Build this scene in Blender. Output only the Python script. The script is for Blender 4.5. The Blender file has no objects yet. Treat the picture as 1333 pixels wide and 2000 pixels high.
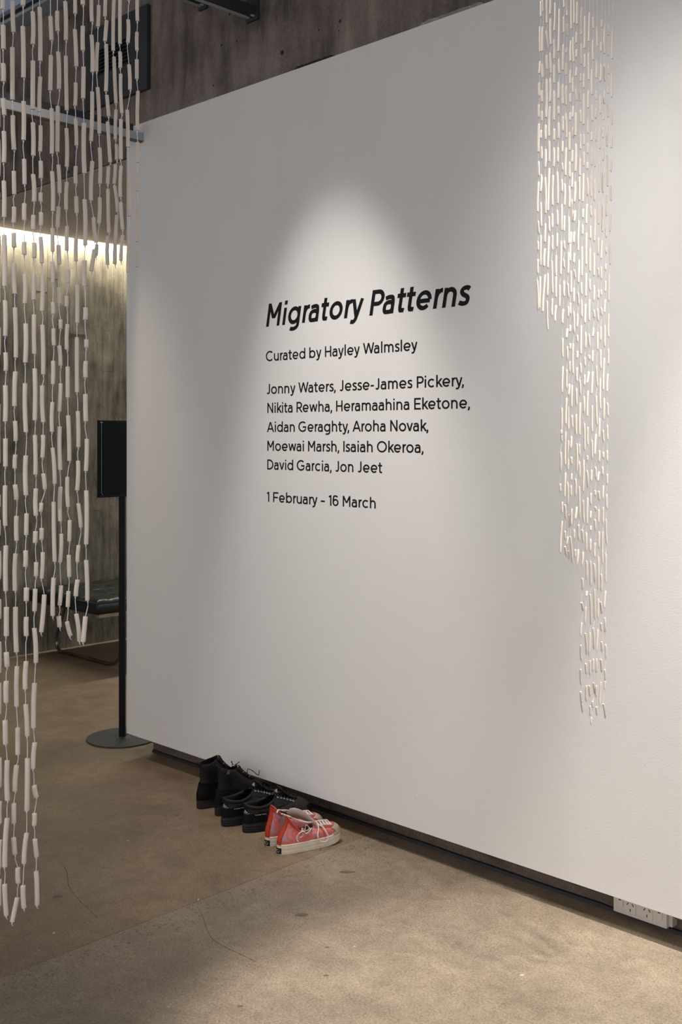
import bpy, bmesh, math, random, os
from mathutils import Vector, Matrix, noise
random.seed(7)
C = bpy.context.scene.collection
PI = math.pi

# ------------------------------------------------------------------ camera
HC, HOR, F = 1.55, 853.0, 2096.0          # eye height, horizon row, focal length in pixels of the 1333x2000 frame
cd = bpy.data.cameras.new('camera'); cam = bpy.data.objects.new('camera', cd); C.objects.link(cam)
cd.lens = F / 2000 * 36; cd.sensor_width = 36; cd.sensor_fit = 'AUTO'
cd.shift_y = -(1000 - HOR) / 2000
cam.location = (0, 0, HC); cam.rotation_euler = (PI / 2, 0, math.asin(.6989))
cd.clip_start = .05
bpy.context.scene.camera = cam

def ray(px):                              # horizontal direction of a photo column, scaled to unit depth
    a = (px - 666.5) / F
    return .7152 * a - .6989, .6989 * a + .7152
def on_x(px, py, X):                      # survey a point standing in the plane x = X
    rx, ry = ray(px); d = X / rx
    return Vector((X, ry * d, HC - (py - HOR) / F * d))
def on_y(px, py, Y):
    rx, ry = ray(px); d = Y / ry
    return Vector((rx * d, Y, HC - (py - HOR) / F * d))
def on_floor(px, py, z=0):
    rx, ry = ray(px); d = (HC - z) * F / (py - HOR)
    return Vector((rx * d, ry * d, z))

# ------------------------------------------------------------------ world, lights, exposure
sc = bpy.context.scene
sc.view_settings.view_transform = 'Standard'; sc.view_settings.look = 'None'
sc.view_settings.exposure = 0; sc.view_settings.gamma = 1; sc.view_settings.use_curve_mapping = False
w = bpy.data.worlds.new('world'); sc.world = w; w.use_nodes = True
w.node_tree.nodes['Background'].inputs[0].default_value = (.92, .905, .93, 1)
w.node_tree.nodes['Background'].inputs[1].default_value = .95

def spot(name, loc, target, power, deg, blend, col=(1, .93, .84), size=.03):
    l = bpy.data.lights.new(name, 'SPOT'); o = bpy.data.objects.new(name, l); C.objects.link(o)
    l.energy = power; l.spot_size = math.radians(deg); l.spot_blend = blend; l.color = col; l.shadow_soft_size = size
    o.location = loc
    o.rotation_euler = (Vector(target) - Vector(loc)).to_track_quat('-Z', 'Y').to_euler()
    return o
def area(name, loc, target, power, sx, sy, col=(1, 1, 1)):
    l = bpy.data.lights.new(name, 'AREA'); o = bpy.data.objects.new(name, l); C.objects.link(o)
    l.energy = power; l.shape = 'RECTANGLE'; l.size = sx; l.size_y = sy; l.color = col
    o.location = loc
    o.rotation_euler = (Vector(target) - Vector(loc)).to_track_quat('-Z', 'Y').to_euler()
    return o
spot('spot_text', (-2.97, 2.05, 3.75), (-2.97, 3.015, 1.35), 122, 35, .75, (1, .96, .91), size=.05)
spot('spot_beads', (-1.95, 1.85, 3.9), (-1.9, 3.015, .9), 30, 44, .9, (1, .96, .91), size=.12)
spot('spot_right', (-.25, 1.7, 3.9), (-1.20, 3.015, 1.75), 190, 54, 1, (1, .97, .93), size=.2)
spot('spot_cross', (-2.5, 1.7, 3.9), (-1.10, 3.015, 1.45), 115, 46, 1, (1, .97, .93), size=.2)
spot('spot_corner', (-4.2, 2.2, 3.75), (-4.6, 3.0, 0), 100, 40, 1, (1, .86, .70), size=.05)
spot('spot_shoes', (-2.95, 2.15, 3.8), (-2.75, 2.85, .2), 165, 42, 1, (1, .94, .86), size=.05)
spot('spot_floor', (-1.1, 2.65, 3.9), (-1.42, 2.34, 0), 880, 33, .5, (1, .95, .88), size=.06)
spot('spot_curtain', (-.9, .1, 3.8), (-1.46, .76, .45), 170, 24, .8, (1, .95, .90), size=.05)

# ------------------------------------------------------------------ materials
def nodes(m):
    m.use_nodes = True; nt = m.node_tree; return nt, nt.nodes['Principled BSDF']
def ramp(nt, fac, stops):
    r = nt.nodes.new('ShaderNodeValToRGB'); nt.links.new(fac, r.inputs[0])
    e = r.color_ramp.elements
    e[0].position = stops[0][0]; e[0].color = (*stops[0][1], 1)
    e[1].position = stops[-1][0]; e[1].color = (*stops[-1][1], 1)
    for p, c in stops[1:-1]:
        n = e.new(p); n.color = (*c, 1)
    return r.outputs[0]
def ntex(nt, scale, detail=4, rough=.55, vec=None, stretch=None, dist=0):
    n = nt.nodes.new('ShaderNodeTexNoise'); n.inputs['Scale'].default_value = scale
    n.inputs['Detail'].default_value = detail; n.inputs['Roughness'].default_value = rough
    n.inputs['Distortion'].default_value = dist
    v = vec
    if stretch:
        mp = nt.nodes.new('ShaderNodeMapping'); mp.inputs['Scale'].default_value = stretch
        nt.links.new(vec, mp.inputs[0]); v = mp.outputs[0]
    nt.links.new(v, n.inputs['Vector']); return n.outputs[0]
def mix(nt, fac, a, b, mode='MIX'):
    m = nt.nodes.new('ShaderNodeMix'); m.data_type = 'RGBA'; m.blend_type = mode
    for val, sock in ((fac, m.inputs[0]), (a, m.inputs[6]), (b, m.inputs[7])):
        if isinstance(val, (int, float)): sock.default_value = val
        elif isinstance(val, tuple): sock.default_value = (*val, 1)
        else: nt.links.new(val, sock)
    return m.outputs[2]
def math_n(nt, op, a, b=0, c=0, clamp=False):
    m = nt.nodes.new('ShaderNodeMath'); m.operation = op; m.use_clamp = clamp
    for i, v in enumerate((a, b, c)):
        if isinstance(v, (int, float)): m.inputs[i].default_value = v
        else: nt.links.new(v, m.inputs[i])
    return m.outputs[0]
def bump(nt, bs, h, strength=.3, dist=.01):
    b = nt.nodes.new('ShaderNodeBump'); b.inputs['Strength'].default_value = strength; b.inputs['Distance'].default_value = dist
    nt.links.new(h, b.inputs['Height']); nt.links.new(b.outputs[0], bs.inputs['Normal'])
def pos(nt, local=False):
    if local: return nt.nodes.new('ShaderNodeTexCoord').outputs['Object']
    return nt.nodes.new('ShaderNodeNewGeometry').outputs['Position']

def simple(name, c1, c2=None, rough=.6, scale=40, metal=0, bs_=.15, bd=.002, spec=.5, local=True, stretch=None, bscale=None):
    m = bpy.data.materials.new(name); nt, b = nodes(m)
    c2 = c2 or tuple(x * .75 for x in c1)
    v = pos(nt, local)
    n = ntex(nt, scale, 4, .6, v, stretch)
    nt.links.new(ramp(nt, n, [(.3, c2), (.7, c1)]), b.inputs['Base Color'])
    b.inputs['Roughness'].default_value = rough; b.inputs['Metallic'].default_value = metal
    b.inputs['Specular IOR Level'].default_value = spec
    if bs_: bump(nt, b, ntex(nt, bscale or scale * 2, 4, .6, v, stretch), bs_, bd)
    return m

def wall_paint():
    m = bpy.data.materials.new('white_wall_paint'); nt, b = nodes(m); v = pos(nt)
    n = ntex(nt, 1.2, 5, .6, v); s = ntex(nt, 3, 3, .5, v, (1.5, 1, .5))
    c = mix(nt, .5, ramp(nt, n, [(.3, (.755, .735, .715)), (.7, (.79, .77, .75))]), ramp(nt, s, [(.3, (.76, .735, .715)), (.7, (.79, .775, .75))]))
    sp = ntex(nt, 38, 2, .5, v)
    c = mix(nt, ramp(nt, sp, [(.77, (0, 0, 0)), (.80, (.6, .6, .6))]), c, (.6, .58, .56))
    nt.links.new(c, b.inputs['Base Color']); b.inputs['Roughness'].default_value = .62; b.inputs['Specular IOR Level'].default_value = .25
    h = math_n(nt, 'ADD', ntex(nt, 240, 3, .6, v), math_n(nt, 'MULTIPLY', ntex(nt, 9, 2, .5, v), 1.5))
    bump(nt, b, h, .22, .0015); return m
def concrete(name, dark, light, streak=(5, 5, .5), scale=2.2, rnd=False, rough=.8, pits=True, marks=None):
    m = bpy.data.materials.new(name); nt, b = nodes(m); v = pos(nt)
    big = ntex(nt, scale, 8, .62, v, None, .3)
    st = ntex(nt, 3, 6, .6, v, streak)
    mixf = math_n(nt, 'ADD', math_n(nt, 'MULTIPLY', big, .55), math_n(nt, 'MULTIPLY', st, .45))
    c = ramp(nt, mixf, [(.36, dark), (.5, tuple((a + q) / 2 for a, q in zip(dark, light))), (.64, light)])
    fine = ntex(nt, 90, 4, .7, v)
    c = mix(nt, .35, c, ramp(nt, fine, [(.35, (.3, .3, .3)), (.65, (.75, .75, .75))]), 'OVERLAY')
    if pits:
        vo = nt.nodes.new('ShaderNodeTexVoronoi'); vo.inputs['Scale'].default_value = 17; nt.links.new(v, vo.inputs['Vector'])
        sel = nt.nodes.new('ShaderNodeSeparateColor'); nt.links.new(vo.outputs['Color'], sel.inputs[0])
        near = math_n(nt, 'LESS_THAN', vo.outputs['Distance'], math_n(nt, 'MULTIPLY', math_n(nt, 'POWER', sel.outputs[0], 5), .2))
        c = mix(nt, near, c, tuple(x * .35 for x in dark))
    if rnd:
        oi = nt.nodes.new('ShaderNodeObjectInfo')
        g = ramp(nt, oi.outputs['Random'], [(0, (.78, .78, .77)), (1, (1.1, 1.08, 1.05))])
        c = mix(nt, 1, c, g, 'MULTIPLY')
    nt.links.new(c, b.inputs['Base Color']); b.inputs['Roughness'].default_value = rough
    bump(nt, b, math_n(nt, 'ADD', fine, math_n(nt, 'MULTIPLY', st, 2)), .35, .003); return m
def floor_mat(name='ground_concrete_floor', tone=(1, 1, 1)):
    m = bpy.data.materials.new(name); nt, b = nodes(m); v = pos(nt)
    big = ntex(nt, 1.1, 7, .6, v, None, .6); mid = ntex(nt, 5, 6, .65, v, None, .4); fine = ntex(nt, 140, 4, .7, v)
    c = ramp(nt, big, [(.3, (.175, .138, .098)), (.5, (.235, .192, .142)), (.7, (.30, .25, .19))])
    c = mix(nt, .5, c, ramp(nt, mid, [(.32, (.16, .13, .095)), (.55, (.25, .205, .155)), (.72, (.33, .27, .20))]))
    c = mix(nt, .6, c, ramp(nt, fine, [(.35, (.28, .28, .28)), (.65, (.72, .72, .72))]), 'OVERLAY')
    c = mix(nt, .3, c, ramp(nt, ntex(nt, 17, 6, .7, v, None, .8), [(.38, (.33, .33, .32)), (.62, (.67, .67, .68))]), 'OVERLAY')
    sep = nt.nodes.new('ShaderNodeSeparateXYZ'); nt.links.new(v, sep.inputs[0])
    # rough exposed band beside the cut joint that runs to the wall
    d = math_n(nt, 'ABSOLUTE', math_n(nt, 'SUBTRACT', sep.outputs[0], -2.78))
    band = math_n(nt, 'SUBTRACT', 1, math_n(nt, 'MULTIPLY', d, 9), clamp=True)
    for sc_, pw, wgt in ((110, 6, .5), (150, 4, .45)):
        vo = nt.nodes.new('ShaderNodeTexVoronoi'); vo.inputs['Scale'].default_value = sc_; nt.links.new(v, vo.inputs['Vector'])
        sel = nt.nodes.new('ShaderNodeSeparateColor'); nt.links.new(vo.outputs['Color'], sel.inputs[0])
        rad = math_n(nt, 'MULTIPLY', math_n(nt, 'POWER', sel.outputs[0], pw), .42)
        if sc_ == 110: rad = math_n(nt, 'MULTIPLY', rad, math_n(nt, 'ADD', math_n(nt, 'MULTIPLY', band, 2.0), .35))
        near = math_n(nt, 'MULTIPLY', math_n(nt, 'LESS_THAN', vo.outputs['Distance'], rad), wgt)
        c = mix(nt, near, c, (.07, .055, .04))
    stain = ntex(nt, 2.3, 4, .55, v, (1, 1, 1), 1.2)
    c = mix(nt, ramp(nt, stain, [(.6, (0, 0, 0)), (.74, (.12, .12, .12))]), c, (.115, .085, .06))
    white = ntex(nt, 55, 1, .5, v)
    c = mix(nt, ramp(nt, white, [(.80, (0, 0, 0)), (.82, (.5, .5, .5))]), c, (.5, .46, .40))
    c = mix(nt, 1, c, tone, 'MULTIPLY')
    nt.links.new(c, b.inputs['Base Color'])
    nt.links.new(ramp(nt, mid, [(.3, (.42, .42, .42)), (.7, (.62, .62, .62))]), b.inputs['Roughness'])
    b.inputs['Specular IOR Level'].default_value = .4
    bump(nt, b, fine, .25, .001); return m
def emit(name, col, s):
    m = bpy.data.materials.new(name); nt, b = nodes(m)
    b.inputs['Emission Color'].default_value = (*col, 1); b.inputs['Emission Strength'].default_value = s
    b.inputs['Base Color'].default_value = (*col, 1); return m

M_wall = wall_paint()
M_floor = floor_mat(tone=(.97, .87, .75)); M_floor2 = floor_mat('paler_concrete_floor', (1.07, 1.04, 1.0))
M_beam = concrete('stained_concrete', (.048, .036, .031), (.29, .236, .202), (3.4, 3.4, .6))
M_board = concrete('board_formed_concrete', (.060, .052, .038), (.33, .295, .22), (7, 7, 1.2), rnd=True)
M_ceil = simple('ceiling_paint', (.46, .42, .37), (.43, .39, .34), .7, 3, bs_=.05, local=False)
M_dark = simple('dark_ceiling', (.035, .037, .042), None, .8, 6, local=False)
M_plinth = concrete('scuffed_brown_plinth', (.050, .036, .029), (.20, .15, .12), (.6, 6, 6), 5, pits=False, rough=.5)
M_rubber = simple('black_sealant', (.012, .011, .011), None, .5, 60)
M_steel = simple('galvanised_steel', (.42, .45, .50), (.34, .37, .42), .45, 12, .3)
M_railm = simple('grey_rail_paint', (.40, .43, .46), (.35, .38, .41), .45, 10, .1)
M_railk = simple('charcoal_rail', (.030, .033, .038), None, .5, 10)
M_vent = simple('charcoal_vent_paint', (.035, .038, .043), (.028, .031, .035), .5, 8, local=False)
M_black = simple('black_vent_inside', (.004, .004, .004), None, .8)
M_clay = simple('unglazed_clay', (.72, .65, .575), (.63, .56, .485), .85, 260, bs_=.3, bd=.0004)
M_cord = bpy.data.materials.new('nylon_cord'); _nt, _b = nodes(M_cord)
_n = ntex(_nt, 300, 2, .5, pos(_nt, True)); _nt.links.new(ramp(_nt, _n, [(.3, (.70, .73, .80)), (.7, (.82, .84, .90))]), _b.inputs['Base Color'])
_b.inputs['Roughness'].default_value = .3; _b.inputs['Transmission Weight'].default_value = .15
M_letter = simple('black_vinyl', (.009, .010, .0105), (.007, .008, .0085), .5, 20, bs_=.0, spec=.12)
M_standm = simple('powder_coated_steel', (.009, .010, .011), (.006, .007, .008), .5, 120, 0, spec=.15)
M_disc = simple('worn_grey_steel', (.070, .076, .074), (.050, .055, .054), .42, 14, .3)
M_screen = simple('black_glass', (.008, .010, .009), (.006, .008, .008), .35, 3, bs_=0, spec=.06)
M_edge = simple('green_acrylic_edge', (.10, .17, .16), (.06, .11, .11), .1, 9, bs_=0)
M_leather = simple('black_leather', (.018, .022, .019), (.010, .012, .011), .34, 30, bs_=.5, bd=.003, spec=.45, bscale=45)
M_tube = simple('tarnished_chrome', (.30, .26, .22), (.16, .13, .11), .3, 20, .9)
M_wood = simple('plywood_edge', (.30, .24, .16), (.22, .17, .11), .6, 18)
M_socket = simple('white_plastic', (.62, .59, .54), (.58, .55, .50), .35, 10, bs_=.0)
M_hole = simple('socket_slot', (.01, .01, .01), None, .8)
M_plaster = simple('pale_plaster_smear', (.42, .41, .40), (.20, .19, .18), .9, 30, local=False, bs_=.4)
M_chip = simple('pale_debris', (.62, .58, .52), None, .8)

# ------------------------------------------------------------------ mesh helpers
def link_bm(name, bm, mat, parent=None, smooth=False, bevel=0):
    if bevel: bmesh.ops.bevel(bm, geom=[e for e in bm.edges if e.is_manifold and e.calc_face_angle(0) > .6], offset=bevel, segments=2, affect='EDGES', profile=.6)
    bmesh.ops.recalc_face_normals(bm, faces=bm.faces)
    me = bpy.data.meshes.new(name); bm.to_mesh(me); bm.free()
    if isinstance(mat, (list, tuple)):
        for q in mat: me.materials.append(q)
    else: me.materials.append(mat)
    if smooth:
        for p in me.polygons: p.use_smooth = True
    o = bpy.data.objects.new(name, me); C.objects.link(o)
    if parent: o.parent = parent
    return o
def add_box(bm, lo, hi, mi=0):
    lo = Vector(lo); hi = Vector(hi)
    vs = [bm.verts.new((x, y, z)) for x in (lo.x, hi.x) for y in (lo.y, hi.y) for z in (lo.z, hi.z)]
    for f in ((0, 1, 3, 2), (4, 6, 7, 5), (0, 4, 5, 1), (2, 3, 7, 6), (0, 2, 6, 4), (1, 5, 7, 3)):
        bm.faces.new([vs[i] for i in f]).material_index = mi
def box(name, lo, hi, mat, parent=None, bevel=0):
    bm = bmesh.new(); add_box(bm, lo, hi); return link_bm(name, bm, mat, parent, bevel=bevel)
def add_tube(bm, pts, r, n=6, caps=True):
    pts = [Vector(p) for p in pts]; rings = []
    rs = r if isinstance(r, (list, tuple)) else [r] * len(pts)
    up = Vector((.13, .31, .94))
    for i, p in enumerate(pts):
        t = (pts[min(i + 1, len(pts) - 1)] - pts[max(i - 1, 0)]).normalized()
        a = t.cross(up if abs(t.dot(up)) < .95 else Vector((1, 0, 0))).normalized(); b = t.cross(a)
        rings.append([bm.verts.new(p + (a * math.cos(k * 2 * PI / n) + b * math.sin(k * 2 * PI / n)) * rs[i]) for k in range(n)])
    for q, s in zip(rings, rings[1:]):
        for k in range(n): bm.faces.new((q[k], q[(k + 1) % n], s[(k + 1) % n], s[k]))
    if caps: bm.faces.new(rings[0][::-1]); bm.faces.new(rings[-1])
def tube(name, pts, r, mat, parent=None, n=8):
    bm = bmesh.new(); add_tube(bm, pts, r, n); return link_bm(name, bm, mat, parent, smooth=True)
def smooth_path(pts, sub=6):
    pts = [Vector(p) for p in pts]; out = []
    for i in range(len(pts) - 1):
        p0, p1, p2, p3 = pts[max(i - 1, 0)], pts[i], pts[i + 1], pts[min(i + 2, len(pts) - 1)]
        for k in range(sub):
            t = k / sub
            out.append(.5 * ((2 * p1) + (p2 - p0) * t + (2 * p0 - 5 * p1 + 4 * p2 - p3) * t * t + (3 * p1 - p0 - 3 * p2 + p3) * t ** 3))
    out.append(pts[-1]); return out
def loft(bm, rings, close_bottom=True, close_top=True, mi=0):
    vr = [[bm.verts.new(p) for p in r] for r in rings]; n = len(rings[0])
    for a, b in zip(vr, vr[1:]):
        for k in range(n): bm.faces.new((a[k], a[(k + 1) % n], b[(k + 1) % n], b[k])).material_index = mi
    if close_bottom: bm.faces.new(vr[0][::-1]).material_index = mi
    if close_top: bm.faces.new(vr[-1]).material_index = mi
def thing(name, label, cat, loc=(0, 0, 0), rotz=0, group=None):
    o = bpy.data.objects.new(name, None); C.objects.link(o); o.empty_display_size = .05
    o.location = loc; o.rotation_euler = (0, 0, rotz); o['label'] = label; o['category'] = cat
    if group: o['group'] = group
    return o
def tag(o, label, cat, group=None):
    o['label'] = label; o['category'] = cat
    if group: o['group'] = group
    return o
def struct(o, label, cat):
    o['kind'] = 'structure'; o['label'] = label; o['category'] = cat; return o

# ------------------------------------------------------------------ setting
YW, YP, HB, ZT = 3.015, 3.13, .103, 3.055          # wall face, recessed plinth face, wall bottom, wall top
XE, XB = -4.41, -6.95                               # left end of the white wall, back wall face
wallr = struct(box('wall_right', (XE, YW, HB), (3.5, 3.125, ZT), M_wall), 'white painted gallery wall carrying the exhibition lettering', 'wall')
base = struct(box('baseboard_right', (-4.35, YP, 0), (3.5, 3.4, .14), M_plinth), 'dark brown scuffed plinth recessed under the white wall', 'baseboard')
# seal along the foot of the plinth, ragged
bm = bmesh.new(); pts = []
n = 160
for i in range(n + 1):
    x = -4.35 + 7.8 * i / n; hgt = .011 + .0015 * noise.noise(Vector((x * 6, 0, 0))) + .003 * noise.noise(Vector((x * 40, 3, 0)))
    pts.append([Vector((x, YP - .009, 0)), Vector((x, YP - .006, hgt)), Vector((x, YP + .001, hgt + .004))])
vv = [[bm.verts.new(p) for p in q] for q in pts]
for a, b in zip(vv, vv[1:]):
    for k in range(2): bm.faces.new((a[k], b[k], b[k + 1], a[k + 1]))
link_bm('sealant_bead', bm, M_rubber, base)
box('timber_ledge', (-4.35, YP - .012, .048), (3.4, YP, .066), M_plinth, base, .003)

# floor slabs with narrow cut joints
fl = struct(box('floor', (XB - .1, -3, -.06), (4, 8, -.006), M_floor), 'ground grey brown concrete floor with cut joints', 'floor')
def slab(lo, hi, m=None): return box('floor_slab', (*lo, -.006), (*hi, 0), m or M_floor, fl, .0022)
JX, JY, g = -2.845, 3.165, .0008
slab((JX + g, -3), (4, JY - g), M_floor2); slab((XB - .1, -3), (JX - g, JY - g)); slab((XB - .1, JY + g), (JX - g, 8)); slab((JX + g, JY + g), (4, 8))

# concrete downstand beam over the wall
bmw = struct(box('wall_upper', (XB, YP, 2.962), (3.5, 3.45, 4.4), M_beam), 'dark stained raw concrete beam above the white wall', 'wall')
def strip(name, p, q, h0, h1, mat, t=.004, jag=.004):
    # ragged shallow strip on the beam face lying just above the wall top, between two photo columns
    x0 = on_y(p, 0, YP).x; x1 = on_y(q, 0, YP).x; bm = bmesh.new(); N = 40; rows = []
    for i in range(N + 1):
        s = i / N; x = x0 + (x1 - x0) * s; e = min(1, 6 * s, 6 * (1 - s)) ** .5
        z1 = h0 + (h1 - h0) * e + jag * noise.noise(Vector((x * 50, 0, h0)))
        rows.append([Vector((x, YP, h0)), Vector((x, YP - t, h0)), Vector((x, YP - t, z1)), Vector((x, YP, z1 + .001))])
    vv = [[bm.verts.new(v) for v in r] for r in rows]
    for a, b in zip(vv, vv[1:]):
        for k in range(3): bm.faces.new((a[k], b[k], b[k + 1], a[k + 1]))
    return link_bm(name, bm, mat, bmw)
strip('dark_filled_chase', 566, 665, 3.085, 3.120, M_rubber)
strip('plaster_smear', 805, 965, 3.08, 3.122, M_plaster, .005, .006)
strip('sealant_line', 300, 1100, 3.05, 3.105, M_rubber, .003, .006)

# low white ceiling beyond, glowing slot at the back wall
struct(box('ceiling', (XB + .07, 3.452, 3.0), (XE + 1.5, 7.8, 3.02), M_ceil), 'low pale ceiling beyond the end of the white wall', 'ceiling')
box('soffit_lining', (XB + .07, YP + .014, 2.957), (3.4, 3.451, 2.961), M_ceil, bmw)
ledt = thing('led_strip', 'warm glowing light slot where the low ceiling meets the concrete wall', 'light', (XB + .035, 5.3, 3.03))
o = box('diffuser', (-.03, -2.15, -.004), (.03, 2.4, 0), emit('led_glow', (1, .94, .78), 95), ledt)
box('housing', (-.034, -2.15, 0), (.034, 2.4, .03), M_steel, ledt)

# back wall cast against rough boards
wb = struct(box('wall_back', (XB - .2, -.5, 0), (XB - .012, 8, 4.4), M_board), 'board-formed concrete wall lit from the ceiling slot', 'wall')
unit = bmesh.new(); add_box(unit, (0, 0, 0), (1, 1, 1)); um = bpy.data.meshes.new('board'); unit.to_mesh(um); unit.free(); um.materials.append(M_board)
y = 2.4; rb = random.Random(3)
while y < 6.2:
    wd = rb.choice((.085, .10, .10, .115, .14)); z = 0
    cuts = [0] + sorted(rb.uniform(.4, 2.6) for _ in range(2)) + [3.02]
    if cuts[2] - cuts[1] < .25: cuts[2] = min(2.7, cuts[1] + .5)
    for z0, z1 in zip(cuts, cuts[1:]):
        b_ = bpy.data.objects.new('board_imprint', um); C.objects.link(b_); b_.parent = wb
        d = rb.uniform(0, .0026)
        b_.location = (XB - .013, y, z0 + .0015); b_.scale = (.004 + d, wd - .0016, z1 - z0 - .002)
    y += wd
# high ceiling with ribs, and the pale steel tray along the beam
hc = struct(box('ceiling_upper', (XB, -3, 4.55), (3.5, 3.13, 4.6), M_dark), 'dark high soffit with steel ribs', 'ceiling')
for i in range(16):
    x = -6.7 + i * .42
    box('ceiling_rib', (x, -2.5, 4.42), (x + .05, 3.0, 4.55), M_railm if i % 2 else M_railk, hc, .004)
tr = thing('cable_tray', 'long pale steel tray, coloured blue as if skylit, high along the concrete beam', 'tray', (-4.5, 3.09, 3.9))
box('tray_side', (-2.4, -.09, .045), (6.0, -.06, .125), simple('skylit_steel', (.50, .62, .85), (.44, .55, .78), .45, 5, .0), tr, .003)  # skylight on the tray is painted in as a bright blue base colour
box('tray_shadow_gap', (-2.4, -.05, .020), (6.0, .035, .044), M_railk, tr, .002)
box('tray_lip', (-2.4, -.065, -.002), (6.0, .038, .016), M_steel, tr, .003)

# rail butting against the white wall near its top left corner
t = thing('ceiling_rail', 'pale grey metal rail reaching the white wall beside its top left corner', 'rail', (-4.27, 1.7, 2.962))
box('rail_face', (-.03, -2.2, .004), (0, YW - 1.7, .042), M_railm, t, .002)
box('rail_lip', (-.034, -2.2, 0), (.003, YW - 1.7, .0035), simple('brown_rail_edge', (.12, .10, .06), None, .5), t)
box('rail_channel', (-.03, -2.2, .042), (-.012, YW - 1.75, .078), M_railk, t, .002)
box('end_cap', (-.032, YW - 1.706, .0), (.004, YW - 1.7, .044), M_railm, t, .001)

# dark steel rails fixed to the beam at the top of the picture
def wall_rail(px, bottom, label, w=.045):
    p = on_y(px, bottom, YP)
    t = thing('fixing_rail', label, 'rail', p)
    box('rail', (-w, -1.6, 0), (-.005, -.01, .04), M_railk, t, .003)
    box('rail_flange', (-w - .012, -1.6, -.006), (-w + .004, -.01, 0), M_railm, t, .001)
    box('bracket', (-w - .02, -.012, -.02), (.012, 0, .09), M_railk, t, .002)
    bm = bmesh.new(); add_tube(bm, [(-.014, -.026, .002), (-.014, -.010, .002)], .009, 6); link_bm('bolt', bm, M_steel, t)
    return t
wall_rail(504, 30, 'dark steel rail bolted to the concrete beam, the larger one')
wall_rail(404, 9, 'small dark steel rail end left of the larger one on the beam', .03)

# vent panel on the beam
p0 = on_y(167, 223, YP - .02); p1 = on_y(288, 173, YP - .02)
vt = thing('vent_panel', 'charcoal metal vent panel with a louvred grille on the concrete beam', 'vent', (p0.x, YP, 3.265))
PW = p1.x - p0.x; PH = .415
g0 = on_y(192.7, 155, YP - .02); g1 = on_y(252, 75.6, YP - .02)
gx0, gx1, gz0, gz1 = g0.x - p0.x, g1.x - p0.x, 3.425 - 3.265, 3.558 - 3.265
bm = bmesh.new()
add_box(bm, (0, -.022, 0), (PW, 0, gz0)); add_box(bm, (0, -.022, gz1), (PW, 0, PH)); add_box(bm, (0, -.022, gz0), (gx0, 0, gz1)); add_box(bm, (gx1, -.022, gz0), (PW, 0, gz1))
link_bm('panel', bm, M_vent, vt)
box('vent_recess', (gx0, -.003, gz0), (gx1, -.001, gz1), M_black, vt)
for i in range(7):
    z = gz0 + (gz1 - gz0) * (i + .35) / 7
    bm = bmesh.new(); vs = [bm.verts.new(q) for q in ((gx0, -.021, z), (gx1, -.021, z), (gx1, -.005, z + .012), (gx0, -.005, z + .012), (gx0, -.021, z - .003), (gx1, -.021, z - .003), (gx1, -.005, z + .009), (gx0, -.005, z + .009))]
    for f in ((0, 1, 2, 3), (4, 7, 6, 5), (0, 4, 5, 1), (2, 6, 7, 3), (0, 3, 7, 4), (1, 5, 6, 2)): bm.faces.new([vs[k] for k in f])
    link_bm('louvre', bm, M_vent, vt)

# power outlet
so = thing('power_outlet', 'white double power outlet tucked under the bottom edge of the white wall', 'outlet', (-1.787, YP, .024))
SW = .184
box('backbox', (.004, -.03, .003), (SW + .012, 0, .072), M_socket, so, .003)
box('faceplate', (0, -.044, 0), (SW, -.028, .075), M_socket, so, .003)
for x in (.014, SW - .034):
    o = box('switch', (x, -.047, .022), (x + .020, -.0435, .052), M_socket, so, .0015)
    box('switch_mark', (x + .006, -.0476, .042), (x + .014, -.0465, .045), M_hole, o)
for cx in (.060, .118):
    o = box('socket', (cx - .019, -.0458, .008), (cx + .019, -.0435, .060), M_socket, so, .001)
    for dx, dz, rz in ((-.009, .038, .5), (.009, .038, -.5), (0, .020, 0)):
        q = box('slot', (-.0012, -.0008, -.0045), (.0012, .0004, .0045), M_hole, o); q.location = (cx + dx, -.0459, dz); q.rotation_euler = (0, rz, 0)

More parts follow.
